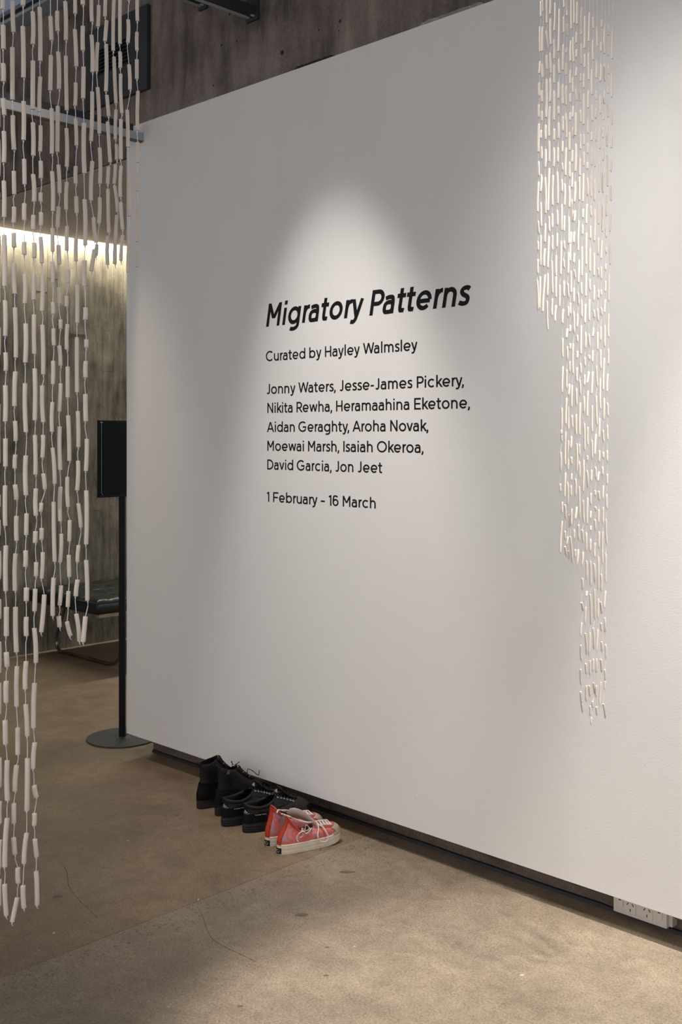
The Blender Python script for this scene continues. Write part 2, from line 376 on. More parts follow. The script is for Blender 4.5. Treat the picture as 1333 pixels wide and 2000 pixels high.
# ------------------------------------------------------------------ lettering (own monoline geometric strokes)
def arc(cx, cy, rx, ry, a0, a1, n=None):
    n = n or max(4, int(abs(a1 - a0) / 9))
    return [(cx + rx * math.cos(math.radians(a0 + (a1 - a0) * i / n)), cy + ry * math.sin(math.radians(a0 + (a1 - a0) * i / n))) for i in range(n + 1)]
def spl(pts, sub=7): return [(p.x, p.y) for p in smooth_path([(x, y, 0) for x, y in pts], sub)]
def glyph(ch, w):
    # strokes as centre lines with cap height 1; returns strokes, advance
    h = w / 2; X = .735; D = -.27; A = 1.03; r = .36; S = .085; R = .055      # x height, descender, ascender, bowl half width, side bearings
    rx, ry, cy = r - h, X / 2 - h + .008, X / 2
    def V(x, a, b): return [(x, a), (x, b)]
    if ch == ' ': return [], .30
    if ch == 'o': return [arc(R + r, cy, rx, ry, 0, 360, 40)], 2 * (R + r)
    if ch in 'bdgq':
        st = S + h if ch == 'b' else R + 2 * r - h; c = S + r if ch == 'b' else R + r
        out = [arc(c, cy, rx, ry, 0, 360, 40)]
        if ch == 'b': out.append(V(st, 0, A)); return out, S + 2 * r + R
        if ch == 'd': out.append(V(st, 0, A)); return out, R + 2 * r + S
        out.append([(st, X), (st, -.02)] + arc(c, -.02, rx, .27 - h, 0, -125)); return out, R + 2 * r + S
    if ch == 'e':
        c = R + r; return [arc(c, cy, rx, ry, 2, 318), [(c - rx, cy - .02), (c + rx + h * .2, cy - .02)]], 2 * (R + r) - .01
    if ch == 'c': c = R + r; return [arc(c, cy, rx, ry, 45, 315)], 2 * (R + r) - .07
    if ch == 'a':
        xr = .60 - h
        return [[(xr, 0), (xr, .44)] + spl([(xr, .44), (xr - .05, .62), (xr - .22, X - h), (.12, X - .13)])[1:],
                spl([(xr, .40), (.33, .455), (.15, .39), (.085 + h * .3, .225), (.16, .075 + h * .2), (.30, h - .008), (.44, .09), (xr, .20)])], .60 + S
    if ch == 's':
        return [spl([(.475, .60), (.36, X - h + .005), (.20, X - h - .015), (.13, .54), (.20, .43), (.36, .345), (.44, .26), (.415, .12), (.29, h - .005), (.16, h + .015), (.065, .135)])], .54
    if ch in 'nhmu':
        if ch == 'u':
            x0, x1 = S + h - .01, S + .60 - h; m = (x0 + x1) / 2
            return [V(x1, 0, X), [(x0, X), (x0, .30)] + arc(m, .30, m - x0, .30 - h + .008, 180, 360)], S * 2 + .60 - .01
        wd = .60 if ch != 'm' else .56; x0 = S + h; top = A if ch == 'h' else X; k = 2 if ch == 'm' else 1; out = [V(x0, 0, top)]; x = x0
        for _ in range(k):
            x1 = x + wd - 2 * h; m = (x + x1) / 2; out.append(arc(m, X - .30, m - x, .30 - h + .008, 180, 0) + [(x1, 0)]); x = x1
        return out, x + h + S
    if ch == 'r': x0 = S + h; return [V(x0, 0, X), spl([(x0, .38), (x0 + .05, .56), (x0 + .16, X - h), (x0 + .27, X - h + .02)])], .42
    if ch == 'l': return [V(S + h, 0, A)], 2 * S + w
    if ch == 'i': return [V(S + h, 0, X), V(S + h, X + .13, X + .13 + w * 1.05)], 2 * S + w
    if ch == 't': x0 = .13 + h; return [[(x0, X + .20), (x0, .22)] + spl([(x0, .22), (x0 + .03, .09), (x0 + .13, h), (.43, .07)])[1:], [(.02, X - h), (.44, X - h)]], .47
    if ch == 'k': x0 = S + h; return [V(x0, 0, A), [(x0, .24), (.58, X)], [(x0 + .16, .40), (.61, 0)]], .62
    if ch == 'v': return [[(.01 + h, X), (.325, h * .3)], [(.325, h * .3), (.64 - h, X)]], .65
    if ch == 'w': return [[(.03 + h, X), (.28, .03)], [(.28, .03), (.50, X - .01)], [(.50, X - .01), (.72, .03)], [(.72, .03), (.97 - h, X)]], 1.0
    if ch == 'y': return [[(.02 + h, X), (.335, .02)], spl([(.64 - h, X), (.36, .05), (.29, -.11), (.20, D + h + .01), (.06, D + h + .03)], 6)], .65
    if ch == ',': return [[(.12, w * 1.05), (.12, 0)], [(.13, .05), (.06, -.16)]], .25
    if ch == '-': return [[(.06, .37), (.40, .37)]], .46
    if ch == '–': return [[(.06, .38), (.52, .38)]], .58
    if ch == '.': return [[(.12, 0), (.12, w)]], .24
    if ch == 'M': x0, x1 = S + h + .01, .92 - h; return [V(x0, 0, 1), V(x1, 0, 1), [(x0, .98), ((x0 + x1) / 2, .34)], [((x0 + x1) / 2, .34), (x1, .98)]], .92 + S + .01
    if ch == 'N': x0, x1 = S + h + .01, .83 - h; return [V(x0, 0, 1), V(x1, 0, 1), [(x0, .97), (x1, .03)]], .83 + S
    if ch == 'H': x0, x1 = S + h + .01, .82 - h; return [V(x0, 0, 1), V(x1, 0, 1), [(x0, .50), (x1, .50)]], .82 + S
    if ch == 'I': return [V(S + h + .01, 0, 1)], 2 * S + w
    if ch == 'E': x0 = S + h + .01; return [V(x0, 0, 1), [(x0, 1 - h), (.74, 1 - h)], [(x0, .505), (.68, .505)], [(x0, h), (.745, h)]], .79
    if ch == 'F': x0 = S + h + .01; return [V(x0, 0, 1), [(x0, 1 - h), (.74, 1 - h)], [(x0, .47), (.67, .47)]], .76
    if ch in 'PR':
        x0 = S + h + .01; rr = (1 - .36) / 2; cyp = 1 - rr; q = rr - h; xm = .44
        out = [V(x0, 0, 1), [(x0, 1 - h), (xm, 1 - h)] + arc(xm, cyp, .29 - h * .6, q, 90, -90)[1:] + [(x0, cyp - q)]]
        if ch == 'R': out.append([(.46, .38), (.74, 0)])
        return out, .76 if ch == 'P' else .80
    if ch == 'D': x0 = S + h + .01; return [V(x0, 0, 1), [(x0, 1 - h), (.38, 1 - h)] + arc(.38, .5, .50 - h, .5 - h, 90, -90, 24)[1:] + [(x0, h)]], .93
    if ch == 'O': return [arc(.56, .5, .51 - h, .51 - h, 0, 360, 48)], 1.12
    if ch == 'C': return [arc(.56, .5, .51 - h, .51 - h, 46, 314, 30)], 1.0
    if ch == 'G': return [arc(.56, .5, .51 - h, .51 - h, 48, 325, 30) + [(.56 + .42 - h, .20), (.56 + .42 - h, .46)], [(.58, .46), (.98 - h + h, .46)]], 1.08
    if ch == 'J': return [[(.50 - h, 1), (.50 - h, .28)] + arc(.27, .28, .23 - h, .29 - h, 0, -140)], .60
    if ch == 'A': return [[(.05 + h * .4, 0), (.455, .985)], [(.455, .985), (.86 - h * .4, 0)], [(.19, .30), (.72, .30)]], .91
    if ch == 'W': return [[(.04 + h, 1), (.35, .03)], [(.35, .03), (.63, .98)], [(.63, .98), (.91, .03)], [(.91, .03), (1.22 - h, 1)]], 1.26
    if ch == '1': return [V(.30, 0, 1), [(.30, 1 - h), (.09, .90 - h)]], .46
    if ch == '6':
        return [arc(.39, .33, .33 - h, .335 - h, 0, 360, 36), spl([(.06 + h, .33), (.09 + h * .9, .66), (.22, .90), (.42, 1 - h + .01), (.62, .93 - h)])], .78
    if ch == 'T': return [V(.38, 0, 1), [(.03, 1 - h), (.73, 1 - h)]], .76
    if ch == 'X': return [[(.05, 0), (.75, 1)], [(.05, 1), (.75, 0)]], .80
    return [], .4
def ribbons_by_letter(s, w):
    full = lay_out(s, w)[0]; out = []; k = 0
    for ch in s:
        n = len(glyph(ch, w)[0])
        if n: out.append(full[k:k + n]); k += n
    return out
def lay_out(s, w):
    # -> flat ribbons (left points, right points) and total width
    x = 0; ribbons = []; h = w / 2; prev = ''
    kern = {('W', 'a'): -.10, ('P', 'a'): -.04, ('A', 'r'): -.02, ('r', 'y'): -.02, ('y', ','): -.08, ('v', 'a'): -.03, ('o', 'v'): -.03, ('r', 'a'): -.01, ('1', '6'): -.02, ('k', 'e'): -.02, ('w', 'a'): -.03, ('J', 'o'): -.02, ('r', ','): -.05, ('R', 'e'): -.02, ('a', 'y'): -.02, ('e', 'y'): -.03, ('r', 'o'): -.02}
    for ch in s:
        x += kern.get((prev, ch), 0); st, adv = glyph(ch, w)
        for pl in st:
            pts = [Vector((p[0] + x, p[1])) for p in pl]; closed = (pts[0] - pts[-1]).length < 1e-4 and len(pts) > 5; L = []; Rr = []
            if closed: pts = pts[:-1]
            n = len(pts)
            for i, p in enumerate(pts):
                a = pts[(i - 1) % n] if (closed or i) else p; b = pts[(i + 1) % n] if (closed or i < n - 1) else p
                t0 = (p - a).normalized() if (p - a).length > 1e-9 else (b - p).normalized()
                t1 = (b - p).normalized() if (b - p).length > 1e-9 else t0
                t = (t0 + t1).normalized(); nn = Vector((-t.y, t.x)); k = h / max(.6, nn.dot(Vector((-t0.y, t0.x))))
                L.append(p + nn * k); Rr.append(p - nn * k)
            # diagonals end flush with the letter's top and bottom
            if n == 2 and abs(pts[0].x - pts[1].x) > .02 and abs(pts[0].y - pts[1].y) > .12:
                d = (pts[1] - pts[0]).normalized(); hw = h / abs(d.y); sg = 1 if d.y > 0 else -1
                L = [pts[0] - Vector((hw * sg, 0)), pts[1] - Vector((hw * sg, 0))]; Rr = [pts[0] + Vector((hw * sg, 0)), pts[1] + Vector((hw * sg, 0))]
            ribbons.append((L, Rr, closed))
        x += adv; prev = ch
    return ribbons, x
def text_bm(s, w, place):
    rb, tot = lay_out(s, w); bm = bmesh.new()
    for q, (L, Rr, closed) in enumerate(rb):
        up = Vector((0, -.000004 * (q % 5), 0))       # overlapping strokes sit a hair above each other
        a = [bm.verts.new(place(p.x, p.y) + up) for p in L]; b = [bm.verts.new(place(p.x, p.y) + up) for p in Rr]; n = len(a)
        for i in range(n if closed else n - 1): bm.faces.new((a[i], a[(i + 1) % n], b[(i + 1) % n], b[i]))
    return bm, tot
def letter_line(s, px0, pyl, px1, cap_px, label, slant=0, w=.145):
    a = on_y(px0, pyl, YW); b = on_y(px1, pyl, YW); depth = a.y / ray(px0)[1]; H = cap_px * depth / F
    rb, tot = lay_out(s, w); x0 = min(min(p.x for p in L + R_) for L, R_, _ in rb); x1 = max(max(p.x for p in L + R_) for L, R_, _ in rb)
    kx = (b.x - a.x - slant * H * .6) / (x1 - x0)
    t = thing('wall_lettering', label, 'lettering', (a.x, YW, a.z), 0, 'black vinyl lettering on the white wall')
    for group in ribbons_by_letter(s, w):
        bm = bmesh.new()
        for q, (L, Rr, closed) in enumerate(group):
            place = lambda p: Vector(((p.x - x0) * kx + slant * p.y * H, -.0004 - .000004 * (q % 5), p.y * H))
            va = [bm.verts.new(place(p)) for p in L]; vb = [bm.verts.new(place(p)) for p in Rr]; n = len(va)
            for i in range(n if closed else n - 1): bm.faces.new((va[i], va[(i + 1) % n], vb[(i + 1) % n], vb[i]))
        link_bm('letter', bm, M_letter, t)
    return t
letter_line('Migratory Patterns', 519.8, 638.5, 921, 44.5, 'large slanted black title reading Migratory Patterns', .19, .168)
letter_line('Curated by Hayley Walmsley', 519.8, 706, 816, 19.9, 'black line reading Curated by Hayley Walmsley')
letter_line('Jonny Waters, Jesse-James Pickery,', 521.5, 770, 907, 19.9, 'black line starting Jonny Waters, first of the names')
letter_line('Nikita Rewha, Heramaahina Eketone,', 522.5, 806.8, 918.8, 19.9, 'black line starting Nikita Rewha, second of the names')
letter_line('Aidan Geraghty, Aroha Novak,', 521.8, 843.8, 837.5, 19.8, 'black line starting Aidan Geraghty, third of the names')
letter_line('Moewai Marsh, Isaiah Okeroa,', 522.5, 880.5, 828, 19.8, 'black line starting Moewai Marsh, fourth of the names')
letter_line('David Garcia, Jon Jeet', 522.5, 917, 747, 19.8, 'black line starting David Garcia, last of the names')
letter_line('1 February – 16 March', 521.5, 979.8, 734.5, 19.5, 'black line with the dates 1 February to 16 March')

# ------------------------------------------------------------------ hanging strands of clay tubes
def unit_tube(bow, seed):
    r_ = random.Random(seed); bm = bmesh.new(); n = 10; prof = [(0, .93), (.008, 1), (.25, 1), (.5, 1), (.75, 1), (.992, 1), (1, .93)]; rings = []
    for s, k in prof:
        off = Vector((bow[0] * math.sin(s * PI), bow[1] * math.sin(s * PI), 0))
        rings.append([Vector((.5 * k * math.cos(a * 2 * PI / n), .5 * k * math.sin(a * 2 * PI / n), -s)) + off for a in range(n)])
    rings = [[Vector((p.x * .55, p.y * .55, -.02)) for p in rings[0]]] + rings + [[Vector((p.x * .55, p.y * .55, -.98)) for p in rings[-1]]]
    loft(bm, rings); bmesh.ops.recalc_face_normals(bm, faces=bm.faces)
    me = bpy.data.meshes.new('clay_tube'); bm.to_mesh(me); bm.free(); me.materials.append(M_clay)
    for p in me.polygons: p.use_smooth = len(p.vertices) == 4
    return me
TUBES = [unit_tube(b, i) for i, b in enumerate([(0, 0), (.06, .05), (-.06, -.05), (.12, .1), (-.13, .05), (.02, .1), (.2, 0), (-.18, -.05)])]
def strand(spec, X, dia, top, name, label, group, cord_r, seed, wide=1.0):
    r_ = random.Random(seed); X = X + r_.uniform(-.008, .008)
    tubes = sorted([(on_x(a, b, X), on_x(c, d, X), b) for a, b, c, d in spec], key=lambda q: -q[0].z)
    ft = tubes[0][0]; roottop = Vector((X, ft.y, top))
    root = thing(name, label, 'bead strand', roottop, 0, group)
    path = [roottop - roottop]; rad = [cord_r]; last = roottop
    for i, (a, b, py) in enumerate(tubes):
        p, q = last - roottop, a - roottop
        if (p - q).length > .3: mid = [p + (q - p) * .5]
        else:
            side = Vector((0, r_.uniform(-.0011, .0011), 0)); mid = smooth_path([p, p + (q - p) * .2 + side, p + (q - p) * .6 + side * .7, q], 3)[1:-1]
        path += mid + [q]; rad += [cord_r] * (len(mid) + 1)
        # the knot that holds the tube, just below it
        k = b - roottop; s_ = Vector((0, r_.uniform(-.0010, .0010), 0))
        for dz, f in ((.001, 1), (-.0010, 2.0), (-.0026, 1.9), (-.0038, 1)): path.append(k + Vector((0, 0, dz)) + s_ * (dz < 0)); rad.append(cord_r * f)
        if i == len(tubes) - 1: path.append(k + Vector((0, .0015, -.0065))); rad.append(cord_r)
        last = b + Vector((0, 0, -.0038)) + s_
        # tube
        d = b - a; L = d.length; long_px = L > dia * 6
        me = TUBES[r_.randrange(8)] if long_px else TUBES[r_.randrange(3)]
        o = bpy.data.objects.new('clay_tube', me); C.objects.link(o); o.parent = root
        o.location = a - roottop
        k_ = dia * wide * r_.uniform(.95, 1.05) * (1.08 if py > 1100 and X > -1.5 else 1); o.scale = (k_, k_, L)
        o.rotation_euler = d.to_track_quat('-Z', 'Y').to_euler()
    bm = bmesh.new(); add_tube(bm, path, rad, 5); link_bm('cord', bm, M_cord, root, smooth=True)
    return root
CROP = {'a': (0, 0, 4.4433), 'b': (0, 250, 4.4433), 'c': (0, 500, 4.4433), 'd': (0, 780, 4.4433), 'e': (0, 1050, 4.4433), 'f': (0, 1300, 4.4433), 'g': (0, 1550, 4.4433),
        'A': (1030, 0, 6.665), 'B': (1030, 190, 6.665), 'C': (1030, 380, 6.665), 'D': (1050, 570, 6.665), 'E': (1060, 760, 6.665), 'F': (1060, 950, 6.665), 'G': (1080, 1140, 6.665)}
LEFT = [
 [('a', [(-16, 40, -16, 300), (-16, 420, -16, 700), (-16, 850, -16, 1100)]), ('b', [(-16, 100, -16, 420), (-16, 560, -16, 800), (-16, 930, -16, 1100)]), ('c', [(-16, 130, -16, 400), (-14, 620, -14, 858)]), ('d', [(-14, 40, -14, 552), (-14, 830, -14, 930), (-14, 1045, -14, 1180)]), ('e', [(-12, 115, -12, 360), (-12, 535, -12, 705), (-12, 905, -12, 1175)]), ('f', [(-12, 150, -12, 420), (-9, 800, -9, 1055), (-4, 1180, -4, 1368)]), ('g', [(-2, 405, -4, 640), (-8, 745, -9, 970)])],
 [('a', [(22, -60, 22, 82), (28, 220, 30, 427), (28, 552, 30, 708), (28, 855, 38, 1000), (34, 1140, 34, 1411)]), ('b', [(34, 460, 36, 775), (37, 928, 40, 1373)]), ('c', [(44, 385, 46, 695), (48, 838, 50, 997), (46, 1123, 46, 1436)]), ('d', [(48, 340, 48, 583), (45, 747, 46, 1097), (52, 1268, 50, 1662)]), ('e', [(56, 603, 56, 853), (55, 997, 62, 1120)]), ('f', [(54, 135, 54, 320), (44, 475, 48, 682), (63, 822, 65, 1168)]), ('g', [(62, 213, 42, 635), (40, 787, 55, 1055)])],
 [('a', [(110, 12, 118, 280), (108, 412, 108, 868), (112, 1003, 122, 1301)]), ('b', [(120, 375, 124, 577), (122, 685, 118, 825), (121, 912, 124, 1035), (122, 1175, 130, 1439)]), ('c', [(130, 448, 138, 882), (134, 1003, 126, 1303)]), ('d', [(130, 187, 136, 362), (133, 480, 128, 600), (130, 740, 142, 870), (143, 1013, 144, 1225)]), ('e', [(135, 138, 130, 460), (135, 602, 142, 993), (148, 1117, 144, 1464)]), ('f', [(154, 540, 154, 772), (144, 865, 128, 1088)]), ('g', [(120, 83, 120, 255), (118, 382, 130, 525), (155, 642, 158, 775), (150, 903, 105, 1112)])],
 [('a', [(200, -80, 198, 50), (198, 230, 204, 675), (205, 880, 205, 1216)]), ('b', [(210, 270, 214, 490), (212, 655, 212, 800), (211, 990, 212, 1098), (214, 1267, 216, 1523)]), ('c', [(223, 587, 220, 925), (218, 1105, 225, 1529)]), ('d', [(224, 487, 225, 832), (231, 990, 228, 1177), (222, 1312, 220, 1452)]), ('e', [(230, 435, 228, 550), (229, 690, 229, 852), (227, 1073, 218, 1314)]), ('f', [(223, 337, 237, 610), (238, 803, 234, 1258)]), ('g', [(232, 342, 208, 605), (200, 800, 208, 990)])],
 [('a', [(284, 103, 284, 385), (286, 530, 284, 950), (286, 1065, 290, 1351)]), ('b', [(287, 403, 296, 640), (290, 757, 290, 882), (297, 997, 297, 1125), (292, 1265, 292, 1491)]), ('c', [(296, 508, 298, 850), (302, 977, 302, 1426)]), ('d', [(303, 310, 308, 652), (312, 773, 312, 1010), (308, 1145, 305, 1245)]), ('e', [(314, 214, 313, 335), (306, 445, 300, 638), (297, 786, 312, 1085)]), ('f', [(300, 152, 290, 540), (302, 668, 286, 893), (296, 1042, 316, 1140)]), ('g', [(298, 170, 296, 277), (302, 395, 318, 548), (314, 675, 322, 965)])],
 [('a', [(344, 65, 350, 532), (350, 668, 342, 970), (352, 1092, 348, 1316)]), ('b', [(353, 287, 354, 437), (354, 563, 354, 640), (356, 733, 353, 848), (352, 945, 364, 1170), (369, 1272, 365, 1589)]), ('c', [(368, 597, 375, 1028), (367, 1125, 375, 1442)]), ('d', [(374, 308, 368, 505), (375, 645, 390, 780), (358, 898, 350, 975), (360, 1117, 358, 1218)]), ('e', [(372, 127, 362, 355), (385, 495, 358, 820)])],
 [('a', [(438, 143, 447, 350), (442, 482, 436, 787), (448, 942, 450, 1336)]), ('b', [(452, 378, 460, 722), (455, 870, 458, 1070), (458, 1163, 458, 1346)]), ('c', [(458, 403, 462, 505), (465, 630, 469, 777), (461, 910, 459, 1112), (456, 1268, 452, 1526)]), ('d', [(457, 420, 475, 733), (466, 890, 475, 1408)]), ('e', [(466, 348, 458, 678)])],
 [('a', [(498, 97, 500, 272), (506, 452, 512, 775), (502, 922, 498, 1320)]), ('b', [(507, 320, 518, 568), (508, 685, 500, 862), (509, 1017, 515, 1180)]), ('c', [(508, 272, 516, 412), (526, 552, 526, 632), (514, 777, 525, 953), (527, 1106, 515, 1349)]), ('d', [(518, 235, 524, 612), (526, 757, 522, 1057), (532, 1165, 522, 1415)]), ('e', [(530, 415, 517, 588), (510, 682, 518, 775)])],
 [('a', [(567, 15, 572, 350), (572, 487, 580, 960), (577, 1114, 580, 1449)]), ('b', [(580, 470, 575, 710), (584, 852, 580, 1062), (592, 1233, 590, 1344)]), ('c', [(578, 347, 578, 440), (587, 592, 580, 812), (588, 960, 588, 1228)]), ('d', [(592, 138, 602, 533), (586, 673, 592, 933), (606, 1048, 602, 1230)]), ('e', [(597, 150, 602, 340), (595, 465, 588, 602), (582, 730, 612, 850)])],
 [('a', [(653, -60, 653, 120), (650, 257, 663, 578), (657, 720, 652, 918), (656, 1030, 664, 1263)]), ('b', [(658, 333, 658, 485), (662, 595, 666, 740), (662, 945, 660, 1155)]), ('c', [(672, 248, 672, 580), (668, 706, 669, 1183)]), ('d', [(676, 102, 680, 415), (678, 532, 670, 790), (680, 903, 702, 1110), (683, 1265, 672, 1412)]), ('e', [(675, 365, 658, 508), (662, 663, 690, 898)])],
 [('a', [(716, -60, 720, 42), (720, 228, 720, 438), (726, 582, 722, 855), (730, 1070, 734, 1506)]), ('b', [(734, 620, 740, 1018), (735, 1150, 733, 1373)]), ('c', [(742, 448, 740, 553), (750, 725, 750, 795), (745, 912, 743, 1055), (742, 1198, 745, 1434)]), ('d', [(754, 342, 746, 622), (749, 790, 748, 1258)]), ('e', [(748, 195, 758, 545), (742, 685, 722, 905)])],
 [('a', [(798, -100, 798, 190), (795, 305, 802, 628), (800, 797, 790, 1226)]), ('b', [(802, 290, 790, 630), (812, 775, 836, 995), (820, 1055, 792, 1240)])],
 [('a', [(857, 48, 850, 232), (848, 370, 838, 622), (848, 760, 862, 1161), (866, 1283, 868, 1596)]), ('b', [(866, 603, 858, 832), (842, 1010, 835, 1105)])],
 [('a', [(917, -100, 912, 145), (926, 180, 912, 360), (922, 385, 920, 795), (928, 825, 945, 1010), (935, 1057, 957, 1409)]), ('b', [(943, 337, 935, 487), (938, 530, 946, 910), (936, 937, 935, 1185)])],
 [('a', [(995, -100, 983, 443), (990, 495, 1008, 900), (1008, 953, 1003, 1211), (1011, 1253, 1012, 1386)]), ('b', [(1003, 320, 990, 487), (996, 500, 1022, 732), (1016, 757, 997, 1178)])],
 [('a', [(1045, -100, 1042, 383), (1042, 450, 1044, 590), (1048, 642, 1058, 985), (1050, 1036, 1050, 1383)]), ('b', [(1052, 330, 1045, 600), (1050, 645, 1065, 880), (1065, 930, 1050, 1150)])],
 [('a', [(1118, -100, 1118, 5), (1113, 172, 1110, 372), (1120, 562, 1128, 778), (1104, 955, 1110, 1276)]), ('b', [(1122, 353, 1125, 765), (1120, 930, 1113, 1250)])],
 [('a', [(1193, -100, 1193, 183), (1189, 280, 1189, 438), (1188, 518, 1188, 685), (1198, 792, 1194, 1133)]), ('b', [(1196, 125, 1196, 300), (1192, 395, 1192, 548), (1202, 635, 1192, 988), (1197, 1080, 1189, 1205)])],
]
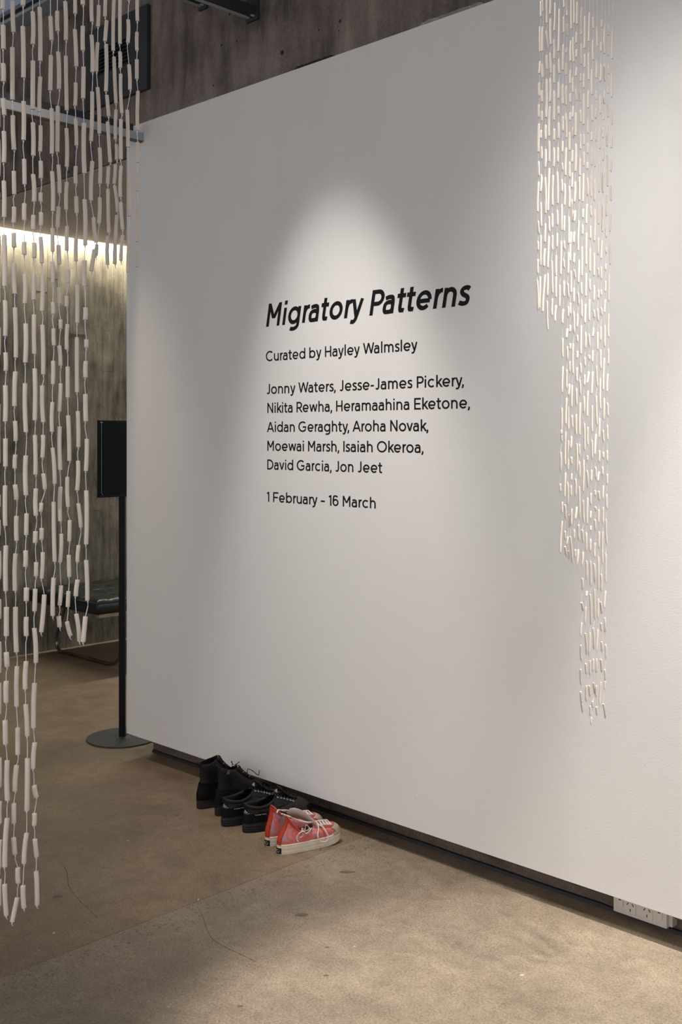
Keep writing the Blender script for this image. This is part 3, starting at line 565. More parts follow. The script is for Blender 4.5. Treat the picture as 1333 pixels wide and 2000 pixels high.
RIGHT = [
 [('A', [(183, 15, 183, 215), (173, 345, 174, 672), (175, 798, 162, 957), (162, 1080, 163, 1250)]), ('B', [(154, 95, 156, 260), (156, 345, 147, 710), (148, 838, 152, 1022), (150, 1103, 137, 1488)]), ('C', [(140, 342, 152, 508), (140, 608, 140, 727), (143, 845, 140, 1027), (132, 1118, 140, 1494)])],
 [('A', [(210, -60, 212, 150), (208, 350, 203, 665), (203, 835, 208, 1012), (196, 1180, 198, 1328)]), ('B', [(195, 180, 195, 308), (185, 430, 180, 535), (192, 642, 190, 805), (190, 1003, 175, 1228)]), ('C', [(178, 105, 183, 412), (180, 535, 175, 920), (170, 1067, 158, 1478)])],
 [('A', [(263, -80, 265, 300), (255, 400, 268, 625), (257, 718, 260, 905), (258, 1030, 248, 1528)]), ('B', [(243, 362, 240, 550), (243, 678, 235, 910), (236, 1042, 238, 1510)]), ('C', [(238, 378, 230, 620), (233, 707, 220, 930), (236, 1043, 203, 1524)])],
 [('A', [(308, -60, 304, 185), (310, 242, 315, 580), (304, 687, 318, 952), (304, 1020, 300, 1328)]), ('B', [(298, 122, 286, 505), (288, 568, 288, 838), (290, 925, 272, 1473)]), ('C', [(285, 285, 290, 478), (284, 545, 268, 948), (270, 1028, 262, 1313)]), ('D', [(127, 122, 137, 488)])],
 [('A', [(368, 35, 358, 400), (355, 515, 356, 762), (358, 838, 355, 1080), (356, 1180, 350, 1564)]), ('B', [(352, 410, 350, 560), (350, 657, 346, 903), (338, 1013, 333, 1405)]), ('C', [(326, 250, 328, 430), (333, 532, 332, 717), (320, 862, 330, 1278)]), ('D', [(197, 90, 192, 302)])],
 [('A', [(424, 117, 412, 668), (418, 765, 424, 955), (415, 1070, 410, 1282)]), ('B', [(412, 118, 413, 220), (411, 333, 410, 535), (403, 655, 400, 843), (393, 975, 398, 1382)]), ('C', [(392, 205, 395, 395), (393, 505, 388, 683), (380, 793, 378, 1058), (378, 1065, 375, 1335)]), ('D', [(245, 178, 232, 377)])],
 [('A', [(487, -60, 487, 95), (483, 213, 484, 422), (478, 578, 468, 917), (466, 1100, 468, 1352)]), ('B', [(466, 248, 468, 437), (462, 572, 458, 713), (455, 857, 462, 948), (452, 1072, 455, 1228)]), ('C', [(452, 130, 450, 463), (447, 607, 437, 1037), (425, 1178, 420, 1456)])],
 [('A', [(525, -60, 525, 202), (525, 315, 518, 465), (518, 620, 518, 690), (512, 822, 506, 978), (512, 1120, 505, 1365)]), ('B', [(503, 210, 512, 527), (508, 658, 500, 1015), (492, 1128, 487, 1405)]), ('C', [(488, 280, 480, 475), (482, 602, 487, 712), (478, 843, 482, 952), (483, 1125, 480, 1322)]), ('D', [(340, 227, 328, 408), (330, 605, 330, 850), (335, 970, 322, 1303)]), ('E', [(252, 245, 250, 530), (247, 532, 245, 590), (247, 595, 252, 680), (238, 818, 237, 1062), (233, 1232, 233, 1336)]), ('F', [(260, 202, 258, 342), (258, 450, 235, 855)])],
 [('A', [(580, -60, 580, 375), (575, 530, 570, 795), (568, 915, 565, 1087), (567, 1220, 568, 1338)]), ('B', [(567, 197, 563, 300), (556, 455, 552, 690), (556, 842, 556, 1035), (550, 1158, 550, 1430)]), ('C', [(543, 292, 540, 638), (540, 753, 535, 1025), (528, 1155, 540, 1336)]), ('D', [(402, 190, 402, 325), (395, 480, 382, 597), (387, 710, 392, 882), (383, 1013, 383, 1252)]), ('E', [(317, 115, 305, 450), (303, 555, 297, 980), (302, 1088, 290, 1399)]), ('F', [(293, 237, 303, 412), (292, 580, 295, 688), (292, 782, 310, 897)])],
 [('A', [(612, -60, 615, 305), (605, 485, 612, 805), (600, 1010, 604, 1200)]), ('B', [(604, 120, 592, 262), (600, 393, 605, 520), (595, 690, 587, 845), (592, 985, 583, 1173)]), ('C', [(580, 62, 592, 350), (575, 490, 566, 640), (564, 644, 562, 862), (572, 992, 572, 1273)]), ('D', [(430, 145, 430, 290), (430, 432, 425, 522), (428, 672, 428, 755), (425, 905, 425, 1045), (418, 1200, 410, 1344)]), ('E', [(347, 230, 340, 520), (340, 668, 332, 1045), (328, 1215, 332, 1502)]), ('F', [(350, 368, 352, 518), (330, 655, 322, 755), (340, 838, 345, 940)])],
 [('A', [(655, 30, 652, 315), (648, 420, 645, 560), (650, 645, 643, 745), (648, 880, 638, 990), (640, 1155, 650, 1308)]), ('B', [(637, 198, 628, 497), (635, 605, 628, 962), (627, 1100, 617, 1364)]), ('C', [(625, 210, 615, 348), (618, 485, 608, 625), (617, 765, 608, 885), (612, 980, 625, 1085), (612, 1220, 608, 1396)]), ('D', [(473, 258, 480, 528), (465, 673, 465, 1060), (453, 1218, 447, 1495)]), ('E', [(388, 340, 390, 498), (378, 615, 370, 768), (380, 885, 382, 982), (382, 1100, 377, 1187), (373, 1255, 372, 1388)]), ('F', [(382, 292, 377, 500), (362, 652, 388, 990)])],
 [('A', [(715, 90, 708, 450), (710, 570, 708, 837), (702, 958, 702, 1060), (695, 1187, 695, 1314)]), ('B', [(700, 165, 697, 325), (696, 480, 696, 675), (688, 800, 686, 1018), (683, 1035, 680, 1336)]), ('C', [(675, 337, 665, 727), (678, 855, 668, 1143), (663, 1277, 673, 1431)]), ('D', [(525, 292, 518, 457), (520, 565, 520, 652), (524, 772, 518, 862), (520, 987, 515, 1163), (510, 1258, 512, 1471)]), ('E', [(440, 325, 438, 590), (447, 710, 450, 1067), (432, 1170, 433, 1391)]), ('F', [(448, 267, 430, 420), (415, 563, 413, 680), (430, 822, 430, 925)])],
 [('A', [(757, 213, 750, 630), (753, 705, 750, 880), (745, 962, 740, 1142), (743, 1222, 738, 1618)]), ('B', [(740, 485, 740, 622), (737, 712, 738, 890), (735, 993, 724, 1359)]), ('C', [(730, 187, 726, 303), (722, 397, 720, 520), (715, 677, 712, 1055), (710, 1145, 710, 1295)]), ('D', [(577, 108, 577, 322), (575, 440, 567, 805), (562, 932, 565, 1065), (552, 1145, 560, 1336)]), ('E', [(493, 177, 485, 592), (483, 715, 485, 863), (478, 945, 482, 1155), (478, 1270, 485, 1666)]), ('F', [(472, 500, 478, 690), (468, 822, 452, 1022)])],
 [('A', [(817, 160, 805, 540), (803, 692, 806, 1040), (805, 1180, 800, 1404)]), ('B', [(796, 297, 796, 467), (792, 600, 792, 727), (790, 847, 787, 932), (785, 1053, 790, 1275)]), ('C', [(782, 122, 772, 377), (775, 500, 770, 907), (773, 1025, 765, 1322)]), ('D', [(628, 162, 620, 402), (627, 525, 625, 730), (620, 850, 622, 968), (617, 1078, 613, 1218)]), ('E', [(540, 93, 540, 308), (545, 440, 550, 793), (538, 920, 530, 1325)]), ('F', [(530, 185, 540, 465), (520, 567, 530, 727), (528, 852, 517, 1028), (520, 1195, 525, 1339)]), ('G', [(375, 245, 397, 348), (380, 510, 368, 675), (368, 800, 376, 1000), (365, 1115, 372, 1313), (365, 1405, 375, 1550), (376, 1557, 392, 1668)])],
 [('A', [(866, 222, 868, 370), (862, 525, 863, 780), (850, 900, 848, 1232)]), ('B', [(852, 97, 852, 307), (848, 452, 842, 565), (843, 668, 845, 880), (836, 1017, 838, 1293)]), ('C', [(832, 150, 835, 280), (828, 412, 825, 573), (822, 705, 820, 997), (818, 1105, 820, 1247)]), ('D', [(683, 98, 678, 368), (672, 547, 680, 705), (678, 825, 678, 880), (672, 1040, 652, 1185)]), ('E', [(595, 22, 585, 350), (592, 493, 592, 722), (585, 865, 585, 933), (580, 1058, 592, 1277)]), ('F', [(590, 145, 582, 482), (572, 602, 570, 835), (575, 970, 577, 1203)]), ('G', [(450, 98, 440, 165), (430, 300, 422, 512), (425, 645, 442, 918), (432, 1038, 437, 1172), (440, 1327, 440, 1528)])],
 [('A', [(913, 347, 917, 602), (908, 790, 903, 1017), (903, 1178, 905, 1296)]), ('B', [(900, 148, 895, 272), (895, 402, 900, 570), (893, 705, 887, 903), (885, 1068, 880, 1341)]), ('C', [(884, 195, 878, 605), (875, 765, 872, 1053), (873, 1182, 868, 1381)]), ('D', [(735, 238, 742, 337), (733, 472, 723, 580), (725, 767, 718, 910), (722, 1040, 708, 1322)]), ('E', [(648, 213, 648, 548), (643, 662, 648, 902), (642, 1053, 637, 1195)]), ('F', [(632, 88, 632, 237), (632, 322, 625, 417), (635, 515, 630, 575), (628, 685, 623, 840), (625, 975, 630, 1285)]), ('G', [(488, 137, 500, 525), (485, 633, 475, 930), (488, 1000, 487, 1190), (478, 1325, 488, 1465), (490, 1593, 490, 1720)])],
 [('A', [(975, 262, 975, 357), (970, 548, 965, 668), (966, 835, 957, 1057), (957, 1243, 958, 1479)]), ('B', [(953, 395, 950, 668), (950, 840, 940, 1228)]), ('C', [(938, 103, 932, 383), (930, 560, 928, 777), (925, 952, 932, 1067), (930, 1245, 930, 1354)]), ('D', [(785, 222, 793, 375), (788, 528, 785, 745), (772, 960, 783, 1225)]), ('E', [(700, 85, 710, 457), (700, 585, 683, 848), (692, 1012, 697, 1158)]), ('F', [(688, 53, 688, 122), (692, 265, 695, 315), (685, 432, 690, 568), (687, 738, 682, 915), (675, 1008, 683, 1247)]), ('G', [(545, 75, 552, 455), (530, 577, 538, 843), (530, 980, 525, 1137), (535, 1288, 548, 1427), (522, 1530, 522, 1610), (508, 1740, 503, 1827)])],
 [('A', [(1016, 310, 1008, 695), (1014, 825, 1015, 1055), (1010, 1188, 1008, 1348)]), ('B', [(1000, 230, 1000, 297), (1000, 398, 990, 525), (993, 650, 990, 822), (993, 985, 990, 1235)]), ('C', [(988, 92, 980, 477), (978, 602, 965, 832), (965, 942, 968, 1100), (966, 1237, 968, 1314)]), ('D', [(830, 207, 838, 305), (826, 457, 826, 627), (825, 753, 828, 995), (822, 1130, 821, 1518)]), ('E', [(745, 378, 738, 625), (742, 797, 738, 945), (740, 1075, 725, 1192)]), ('F', [(735, 62, 740, 178), (735, 298, 732, 465), (740, 590, 738, 798), (730, 915, 728, 1339)]), ('G', [(597, 197, 590, 440), (590, 595, 572, 858), (573, 978, 570, 1157), (570, 1328, 570, 1470), (572, 1603, 578, 1708)])],
 [('A', [(1070, 318, 1065, 457), (1063, 662, 1063, 720), (1062, 845, 1066, 960), (1057, 1075, 1053, 1215)]), ('B', [(1050, 88, 1057, 260), (1048, 385, 1043, 638), (1043, 755, 1048, 1157), (1040, 1265, 1037, 1541)]), ('C', [(1038, 402, 1035, 555), (1033, 692, 1033, 760), (1028, 905, 1025, 987), (1022, 1128, 1018, 1262)]), ('D', [(888, 103, 878, 267), (880, 435, 878, 708), (872, 862, 858, 1270)]), ('E', [(803, 118, 798, 387), (790, 533, 797, 683), (795, 818, 795, 898), (785, 1012, 785, 1120), (795, 1255, 788, 1422)]), ('F', [(792, 268, 792, 480), (785, 592, 785, 988), (768, 1143, 768, 1358)]), ('G', [(625, 235, 640, 385), (632, 512, 637, 612), (637, 755, 642, 877), (628, 985, 640, 1145), (632, 1278, 615, 1575)])],
 [('A', [(1118, 390, 1110, 765), (1108, 957, 1102, 1265)]), ('B', [(1102, 198, 1107, 350), (1102, 515, 1100, 655), (1097, 817, 1096, 962), (1090, 1145, 1095, 1344)]), ('C', [(1087, 258, 1082, 475), (1080, 652, 1085, 905), (1070, 1047, 1065, 1381)]), ('D', [(932, 290, 928, 583), (925, 738, 925, 940), (922, 1068, 910, 1293)]), ('E', [(847, 180, 853, 348), (847, 470, 850, 655), (845, 798, 845, 935), (845, 1105, 845, 1238)]), ('F', [(838, 103, 840, 287), (830, 427, 840, 748), (825, 873, 825, 1243)]), ('G', [(692, 92, 675, 307), (678, 443, 683, 627), (690, 793, 692, 967), (680, 1120, 685, 1255), (685, 1260, 680, 1373), (660, 1562, 687, 1745)])],
]

def to_px(rows):
    # rows: (crop letter, numbers) -> photo pixels
    out = []
    for r, quad in rows:
        ox, oy, k = CROP[r]
        for q in quad: out.append((ox + q[0] / k, oy + q[1] / k, ox + q[2] / k, oy + q[3] / k))
    return out
ordi = ['first', 'second', 'third', 'fourth', 'fifth', 'sixth', 'seventh', 'eighth', 'ninth', 'tenth', 'eleventh', 'twelfth', 'thirteenth', 'fourteenth', 'fifteenth', 'sixteenth', 'seventeenth', 'eighteenth', 'nineteenth', 'twentieth']
XL, XR = -1.40, -1.65
for i, rows in enumerate(LEFT):
    px = to_px(rows); lowest = max(p[3] for p in px)
    where = 'ending above the light slot' if lowest < 600 else 'ending in front of the bench' if lowest < 1300 else 'reaching down in front of the floor'
    lab = 'clay tube strand cut off by the left edge of the picture' if i == 0 else '%s near clay tube strand from the left, %s' % (ordi[i - 1], where)
    if i == len(LEFT) - 1: lab = 'rightmost near clay tube strand, hanging before the end of the white wall'
    strand(px, XL, .0061 if i < 12 else .0058, 2.47, 'tube_strand', lab, 'strands of clay tubes in the near curtain', .00062, 100 + i, 1.12 if i == 10 else (1.06 if i < 5 else 1.0))
for i, rows in enumerate(RIGHT):
    px = to_px(rows); lowest = max(p[3] for p in px)
    where = 'ending beside the title' if lowest < 700 else 'ending level with the dates' if lowest < 1150 else 'reaching the lowest tip'
    strand(px, XR, .0062, 2.99, 'tube_strand', '%s clay tube strand from the left by the white wall, %s' % (ordi[i], where), 'strands of clay tubes in the far curtain', .00042, 300 + i)
ya, yb = on_x(-60, 0, XL).y, on_x(285, 0, XL).y
tag(tube('hanging_rod', [(XL, ya, 2.473), (XL, yb, 2.473)], .006, M_railm), 'thin rod above the frame that carries the near tube curtain', 'rod')
ya, yb = on_x(1040, 0, XR).y, on_x(1215, 0, XR).y
tag(tube('hanging_rod', [(XR, ya, 2.993), (XR, YW, 2.993)], .006, M_railm), 'thin rod above the frame that carries the far tube curtain', 'rod')

# ------------------------------------------------------------------ sign stand
PX, PY = on_floor(239, 1442).xy
st = thing('display_stand', 'black screen on a slim pole with a round grey foot, by the wall end', 'stand', (PX, PY, 0))
bm = bmesh.new(); nn = 64
ring = lambda r, z: [Vector((r * math.cos(k * 2 * PI / nn), r * math.sin(k * 2 * PI / nn), z)) for k in range(nn)]
loft(bm, [ring(.178, 0), ring(.181, .002), ring(.181, .006), ring(.179, .008), ring(.05, .009), ring(.024, .012)])
o = link_bm('base', bm, M_disc, st, smooth=False)
for a in (-1.2, -.2, .9, 2.1):
    q = tube('screw', [(.045 * math.cos(a), .045 * math.sin(a), .008), (.045 * math.cos(a), .045 * math.sin(a), .011)], .003, M_standm, o, 8)
pz = on_x(239, 970, PX).z
bm = bmesh.new(); nn = 24
loft(bm, [ring(.0175, .009), ring(.0175, pz + .03)]); link_bm('pole', bm, M_standm, st, smooth=False)
sx = .022
tl = on_x(192.5, 821, PX + sx); bl = on_x(192.5, 972, PX + sx)
y0 = tl.y - PY; y1 = y0 + .50; z0 = bl.z; z1 = tl.z
box('screen_back', (sx - .012, y0, z0 + .002), (sx + .002, y1, z1), M_standm, st, .002)
box('screen', (sx + .002, y0 + .012, z0 + .016), (sx + .005, y1 - .012, z1 - .006), M_screen, st)
box('bottom_ledge', (sx - .012, y0 - .002, z0), (sx + .016, y1, z0 + .010), M_standm, st, .001)
fr = box('acrylic_cover', (sx + .009, y0 + .010, z0 + .022), (sx + .0105, y0 + .0125, z1 - .004), M_edge, st)
o = tube('cover_clip', [(sx + .012, y0 + .012, z0 + .020), (sx + .012, y0 + .020, z0 + .010)], .002, M_edge, st, 6)
tube('cover_clip', [(sx + .011, y0 + .004, z1 - .010), (sx + .011, y0 + .018, z1 - .011)], .0015, M_steel, st, 6)

# ------------------------------------------------------------------ bench
BY0, BY1, BX0, BX1, BZ0, BZ1 = 3.90, 5.0, -6.90, -6.04, .375, .485
be = thing('leather_bench', 'low black tufted leather bench against the concrete wall', 'bench', (BX0, BY0, 0))
bw, bl_ = BX1 - BX0, BY1 - BY0
bm = bmesh.new(); NX, NY = 86, 110; rows = []
def topz(x, y):
    e = min(x, bw - x, y, bl_ - y); edge = -.022 * math.exp(-(e / .018)) 
    u = (x / bw * 4) % 1; v = (y / bl_ * 5) % 1
    du = min(u, 1 - u) * bw / 4; dv = min(v, 1 - v) * bl_ / 5
    seam = -.006 * math.exp(-(du / .010) ** 2) - .006 * math.exp(-(dv / .010) ** 2)
    puff = .006 * math.sin(u * PI) * math.sin(v * PI)
    return BZ1 - .006 + edge + seam + puff + .006 * noise.noise(Vector((x * 14, y * 14, 0))) + .006 * abs(noise.noise(Vector((x * 30, y * 9, 4))))
for i in range(NX + 1): rows.append([bm.verts.new((bw * i / NX, bl_ * j / NY, topz(bw * i / NX, bl_ * j / NY))) for j in range(NY + 1)])
for i in range(NX):
    for j in range(NY): bm.faces.new((rows[i][j], rows[i + 1][j], rows[i + 1][j + 1], rows[i][j + 1]))
rim = [rows[i][0] for i in range(NX + 1)] + [rows[NX][j] for j in range(1, NY + 1)] + [rows[i][NY] for i in range(NX - 1, -1, -1)] + [rows[0][j] for j in range(NY - 1, 0, -1)]
low = [bm.verts.new((v.co.x, v.co.y, BZ0 + .01)) for v in rim]
for k in range(len(rim)): bm.faces.new((rim[k], rim[(k + 1) % len(rim)], low[(k + 1) % len(rim)], low[k]))
bm.faces.new(low)
link_bm('cushion', bm, M_leather, be, smooth=True)
pth = [(0.0, 0), (bw, 0), (bw, bl_), (0, bl_), (0, 0)]
bm = bmesh.new(); add_tube(bm, [(x, y, BZ1 - .028) for x, y in pth], .005, 6); link_bm('piping', bm, M_leather, be, smooth=True)
for i in range(1, 4):
    for j in range(1, 5):
        tube('button', [(bw * i / 4, bl_ * j / 5, BZ1 - .028), (bw * i / 4, bl_ * j / 5, BZ1 - .018)], [.012, .006], M_leather, be, 8)
box('timber_rail', (bw - .05, .02, BZ0 - .014), (bw - .005, bl_ - .02, BZ0 + .012), M_wood, be, .002)
box('timber_rail', (.05, .02, BZ0 - .014), (.10, bl_ - .02, BZ0 + .012), M_wood, be, .002)
for yy in (.2, .82):
    P = [(.16, yy, BZ0), (.10, yy, .26), (.03, yy, .12), (.025, yy, .05), (.07, yy, .013), (.14, yy, .012), (.40, yy, .012), (.60, yy, .012), (.70, yy, .014), (.775, yy, .035), (.82, yy, .09), (.835, yy, .18), (.82, yy, BZ0)]
    tube('leg_frame', smooth_path(P, 6), .012, M_tube, be, 10)

# ------------------------------------------------------------------ shoes
class Shoe:
    def __init__(s, L, W, zs, hz, fz, cy0, cy1, cw, th, kf=.35, dip=.01, lean=0, side=1, spring=.010, h2f=.15, waist=0, bulge=.004):
        s.__dict__.update(locals())
    def foot(s, ph, k=1.0):
        c = math.cos(ph); sn = math.sin(ph)
        g_ = (.042 + .012 * c + .010 * c * c) * s.W
        x = math.copysign(abs(sn) ** .86, sn) * g_ + s.side * .008 * max(0, c) ** 2 * (1 if c > 0 else 0)
        y = s.L / 2 + s.L / 2 * math.copysign(abs(c) ** .92, c)
        cx, cy = 0, s.L / 2
        return Vector((cx + (x - cx) * k, cy + (y - cy) * (1 - (1 - k) * .35), 0))
    def lift(s, y): return s.spring * max(0, (y / s.L - .68) / .32) ** 1.6
    def collar(s, ph):
        c = math.cos(ph); sn = math.sin(ph); m = (s.cy0 + s.cy1) / 2; h = (s.cy1 - s.cy0) / 2
        return Vector((s.cw * sn + s.lean * s.hz, m + h * c, s.hz + (s.fz - s.hz) * (1 + c) / 2 - s.dip * sn * sn))
    def S(s, ph, t, off=0):
        P0 = s.foot(ph, .95); P0.z = s.zs + s.lift(P0.y) - .002
        Cc = s.collar(ph); c = math.cos(ph); f = (1 + c) / 2
        h1 = (.45 * (s.hz - s.zs)) * (1 - f) + s.th * f
        if abs(c) < .7: h1 = max(h1, s.th * .9)
        P1 = P0 + Vector((0, 0, h1)); out = (P0 - Vector((0, s.L * .45, 0))); out.z = 0
        P1 += out.normalized() * s.bulge * (1 - f)
        k = s.kf * max(0, c) ** 1.2 + .12
        P2 = Cc + Vector(((P0.x - Cc.x) * k, (P0.y - Cc.y) * k, 0)); P2.z = Cc.z - (Cc.z - s.zs) * (.42 * (1 - f) + s.h2f * f)
        u = 1 - t
        p = P0 * u ** 3 + P1 * 3 * u * u * t + P2 * 3 * u * t * t + Cc * t ** 3
        if s.waist:
            pin = s.waist * math.sin(PI * t) ** 2 * (1 - f * .9)
            o_ = Vector((p.x * .8, (p.y - s.L * .25), 0))
            if o_.length > 1e-6: p = p - o_.normalized() * pin
        if off:
            e = .01
            a = s.S(ph + e, t) - s.S(ph - e, t); b = s.S(ph, min(1, t + e)) - s.S(ph, max(0, t - e))
            n = a.cross(b); n = n.normalized() if n.length > 1e-12 else Vector((0, 0, 1))
            if n.dot(p - Vector((0, s.L * .45, s.zs))) < 0: n = -n
            p = p + n * off
        return p
def patch(name, sh, p0, p1, t0, t1, off, mat, parent, nu=24, nv=10, edge=None):
    bm = bmesh.new(); g_ = []
    for i in range(nu + 1):
        ph = p0 + (p1 - p0) * i / nu; lo, hi = t0, t1
        if edge: lo, hi = edge(ph)
        g_.append([bm.verts.new(sh.S(ph, lo + (hi - lo) * j / nv, off)) for j in range(nv + 1)])
    for a, b in zip(g_, g_[1:]):
        for j in range(nv): bm.faces.new((a[j], b[j], b[j + 1], a[j + 1]))
    r = bmesh.ops.extrude_face_region(bm, geom=bm.faces[:])
    ex = {v for v in r['geom'] if isinstance(v, bmesh.types.BMVert)}
    # inner skin sinks back to the upper
    for v in ex:
        pass
    o = link_bm(name, bm, mat, parent, smooth=True); return o
def upper(sh, mat, lining, parent, thick=.0035):
    n, m = 56, 16; bm = bmesh.new(); rings = []
    for j in range(m + 1): rings.append([sh.S(2 * PI * k / n, j / m) for k in range(n)])
    ctr = Vector((sh.lean * sh.hz, (sh.cy0 + sh.cy1) / 2, 0))
    def shrink(p, d):
        v = Vector((ctr.x - p.x, ctr.y - p.y, 0)); return p + v.normalized() * min(d, v.length * .8)
    rings.append([shrink(p, thick * .6) + Vector((0, 0, .002)) for p in rings[m]])
    loft(bm, rings, False, False)
    o = link_bm('upper', bm, mat, parent, smooth=True)
    bm = bmesh.new(); top = rings[-1]; R = [top]
    for j in range(m - 1, 3, -2): R.append([shrink(sh.S(2 * PI * k / n, j / m), thick + .001) for k in range(n)])
    fl_ = [Vector((p.x * .8, p.y * .9 + .01, sh.zs + .004)) for p in R[-1]]
    R.append(fl_); loft(bm, R, False, True)
    link_bm('lining', bm, lining, parent, smooth=True)
    return o
def sole(sh, layers, mat, parent, name='sole'):
    n = 72; bm = bmesh.new(); rings = []
    for k, z in layers:
        r = []
        for i in range(n):
            p = sh.foot(2 * PI * i / n, k); p.z = z + sh.lift(p.y) * (1 if z > .001 else .9); r.append(p)
        rings.append(r)
    loft(bm, rings); return link_bm(name, bm, mat, parent, smooth=False)
def ribbon(name, pts, wdt, mat, parent, r=.0014, sub=5):
    return tube(name, smooth_path(pts, sub), r, mat, parent, 6)
def eyelet(p, nrm, r, mat, parent):
    bm = bmesh.new(); nrm = Vector(nrm).normalized(); q = nrm.to_track_quat('Z', 'Y'); nseg = 12; rings = []
    for a in range(nseg):
        th = a * 2 * PI / nseg; rings.append([q @ Vector(((r + r * .35 * math.cos(b)) * math.cos(th), (r + r * .35 * math.cos(b)) * math.sin(th), r * .35 * math.sin(b))) + Vector(p) for b in [k * 2 * PI / 6 for k in range(6)]])
    vr = [[bm.verts.new(v) for v in g_] for g_ in rings]
    for i in range(nseg):
        for k in range(6): bm.faces.new((vr[i][k], vr[(i + 1) % nseg][k], vr[(i + 1) % nseg][(k + 1) % 6], vr[i][(k + 1) % 6]))
    return link_bm('eyelet', bm, mat, parent, smooth=True)
def quad_strip(name, pts_pairs, mat, parent, th=.0015):
    bm = bmesh.new(); vv = [(bm.verts.new(a), bm.verts.new(b)) for a, b in pts_pairs]
    for (a, b), (c, d) in zip(vv, vv[1:]): bm.faces.new((a, b, d, c))
    bm.normal_update(); geom = bm.faces[:]
    r = bmesh.ops.solidify(bm, geom=geom, thickness=th)
    return link_bm(name, bm, mat, parent, smooth=True)

M_bk = simple('black_boot_leather', (.016, .014, .013), (.009, .008, .008), .55, 40, bs_=.4, bd=.001, spec=.2)
M_bl = simple('black_lining', (.008, .008, .008), None, .9, 60, spec=.2)
M_bs = simple('dark_brown_rubber', (.032, .026, .023), (.020, .016, .014), .6, 40, spec=.2)
M_bel = simple('brass', (.62, .50, .28), (.5, .4, .2), .35, 20, .9)
M_tagc = simple('grey_tag', (.16, .16, .16), (.05, .05, .05), .6, 120)
M_sk = simple('black_nubuck', (.017, .017, .018), (.010, .010, .011), .6, 60, bs_=.3, bd=.001, spec=.2)
M_sg = simple('grey_brown_suede', (.085, .072, .055), (.060, .050, .040), .8, 60, bs_=.3, bd=.001, spec=.2)
M_ss = simple('black_sole_rubber', (.022, .024, .025), (.013, .014, .015), .5, 60, spec=.2)
M_wht = simple('white_print', (.60, .60, .60), None, .5)
M_canv = simple('cream_canvas', (.62, .54, .47), (.54, .46, .40), .85, 200, bs_=.4, bd=.0006)
M_crm = simple('cream_rubber', (.72, .65, .53), (.62, .54, .42), .45, 25, bs_=.05)
M_cap = simple('scuffed_cream_toe', (.78, .70, .58), (.62, .50, .35), .5, 22, bs_=.1)
M_red = simple('orange_red_canvas', (.80, .11, .035), (.68, .08, .03), .8, 160, bs_=.3, bd=.0006)
M_lace = simple('white_lace', (.72, .62, .57), (.60, .50, .46), .8, 200)
M_klace = simple('black_lace', (.012, .012, .013), None, .7, 200, spec=.2)
def tie_dye(name):
    m = bpy.data.materials.new(name); nt, b = nodes(m); v = pos(nt, True)
    n_ = ntex(nt, 20, 3, .55, v, (1, 1, 1), .8); f = ntex(nt, 900, 2, .5, v)
    c = ramp(nt, n_, [(.36, (.34, .25, .32)), (.46, (.46, .20, .23)), (.52, (.58, .12, .10)), (.58, (.64, .13, .09)), (.66, (.55, .19, .19)), (.74, (.38, .24, .29))])
    c = mix(nt, .25, c, ramp(nt, f, [(.35, (.3, .3, .3)), (.65, (.7, .7, .7))]), 'OVERLAY')
    nt.links.new(c, b.inputs['Base Color']); b.inputs['Roughness'].default_value = .85; bump(nt, b, f, .3, .0006); return m
M_dye = tie_dye('red_and_mauve_canvas')

def boot(loc, yaw, label, side, detail):
    t = thing('ankle_boot', label, 'boot', loc, yaw, 'pair of black ankle boots')
    sh = Shoe(.285, .98, .036, .196 if detail else .182, .176 if detail else .196, .014, .100 if detail else .090, .027, .055, .22, .004, .0, side, .006, .50, .010, .008)
    up = upper(sh, M_bk, M_bl, t)
    sole(sh, [(.93, 0), (.99, .002), (1.0, .006), (1.0, .026), (1.02, .028), (1.02, .034), (.96, .036)], M_bs, t)
    patch('heel_counter', sh, PI * .50, PI * 1.5, .02, .46, .0034, M_bk, t)
    patch('toe_cap', sh, -PI * .28, PI * .28, .02, .42, .0016, M_bk, t)
    # open lace flaps standing up either side of the tongue
    fx = []
    for sg in (-1, 1):
        pr = []
        for j in range(9):
            tt = .62 + .38 * j / 8; a = sh.S(sg * .55, tt, .002); b_ = a + Vector((sg * .004 - sg * .008 * (j / 8), .014 + .008 * j / 8, .004 + .002 * j / 8)); pr.append((a, b_))
        quad_strip('lace_flap', pr, M_bk, t, .0022)
        for j in (2, 5, 8): 
            p = (pr[j][0] + pr[j][1]) / 2
            if detail or j == 5: eyelet(p + Vector((sg * .0015 * -1, 0, .002)), (-.2 * sg, -.75, .6), .0030, M_bel, t)
    pr = [(sh.S(-.35, .5 + .5 * j / 8) + Vector((0, .006 + .014 * (j / 8) ** 2, .002 + .004 * j / 8)), sh.S(.35, .5 + .5 * j / 8) + Vector((0, .006 + .014 * (j / 8) ** 2, .002 + .004 * j / 8))) for j in range(9)]
    quad_strip('tongue', pr, M_bl, t, .002)
    # pull loop at the back of the collar
    c = sh.collar(PI)
    ribbon('pull_loop', [c + Vector((-.010, .003, -.012)), c + Vector((-.011, -.004, .004)), c + Vector((-.003, -.007, .010)), c + Vector((.006, -.004, .003)), c + Vector((.007, .002, -.010))], .004, M_bk, t, .0024)
    # side seam, raised stitching line
    tube('side_seam', [sh.S(PI * .62, .34 + .6 * k / 10, .0012) for k in range(11)], .0011, M_bl, t, 6)
    tube('side_seam', [sh.S(-PI * .62, .34 + .6 * k / 10, .0012) for k in range(11)], .0011, M_bl, t, 6)
    r2 = random.Random(5 + side)
    base_ = sh.S(.2, .72) + Vector((0, 0, .008))
    ribbon('lace', [base_ + Vector((.02 * math.sin(k * 1.3 + side), .012 * k - .02, .012 * math.cos(k * 1.9) + .006)) for k in range(7)], .002, M_klace, t, .0016)
    return t, sh
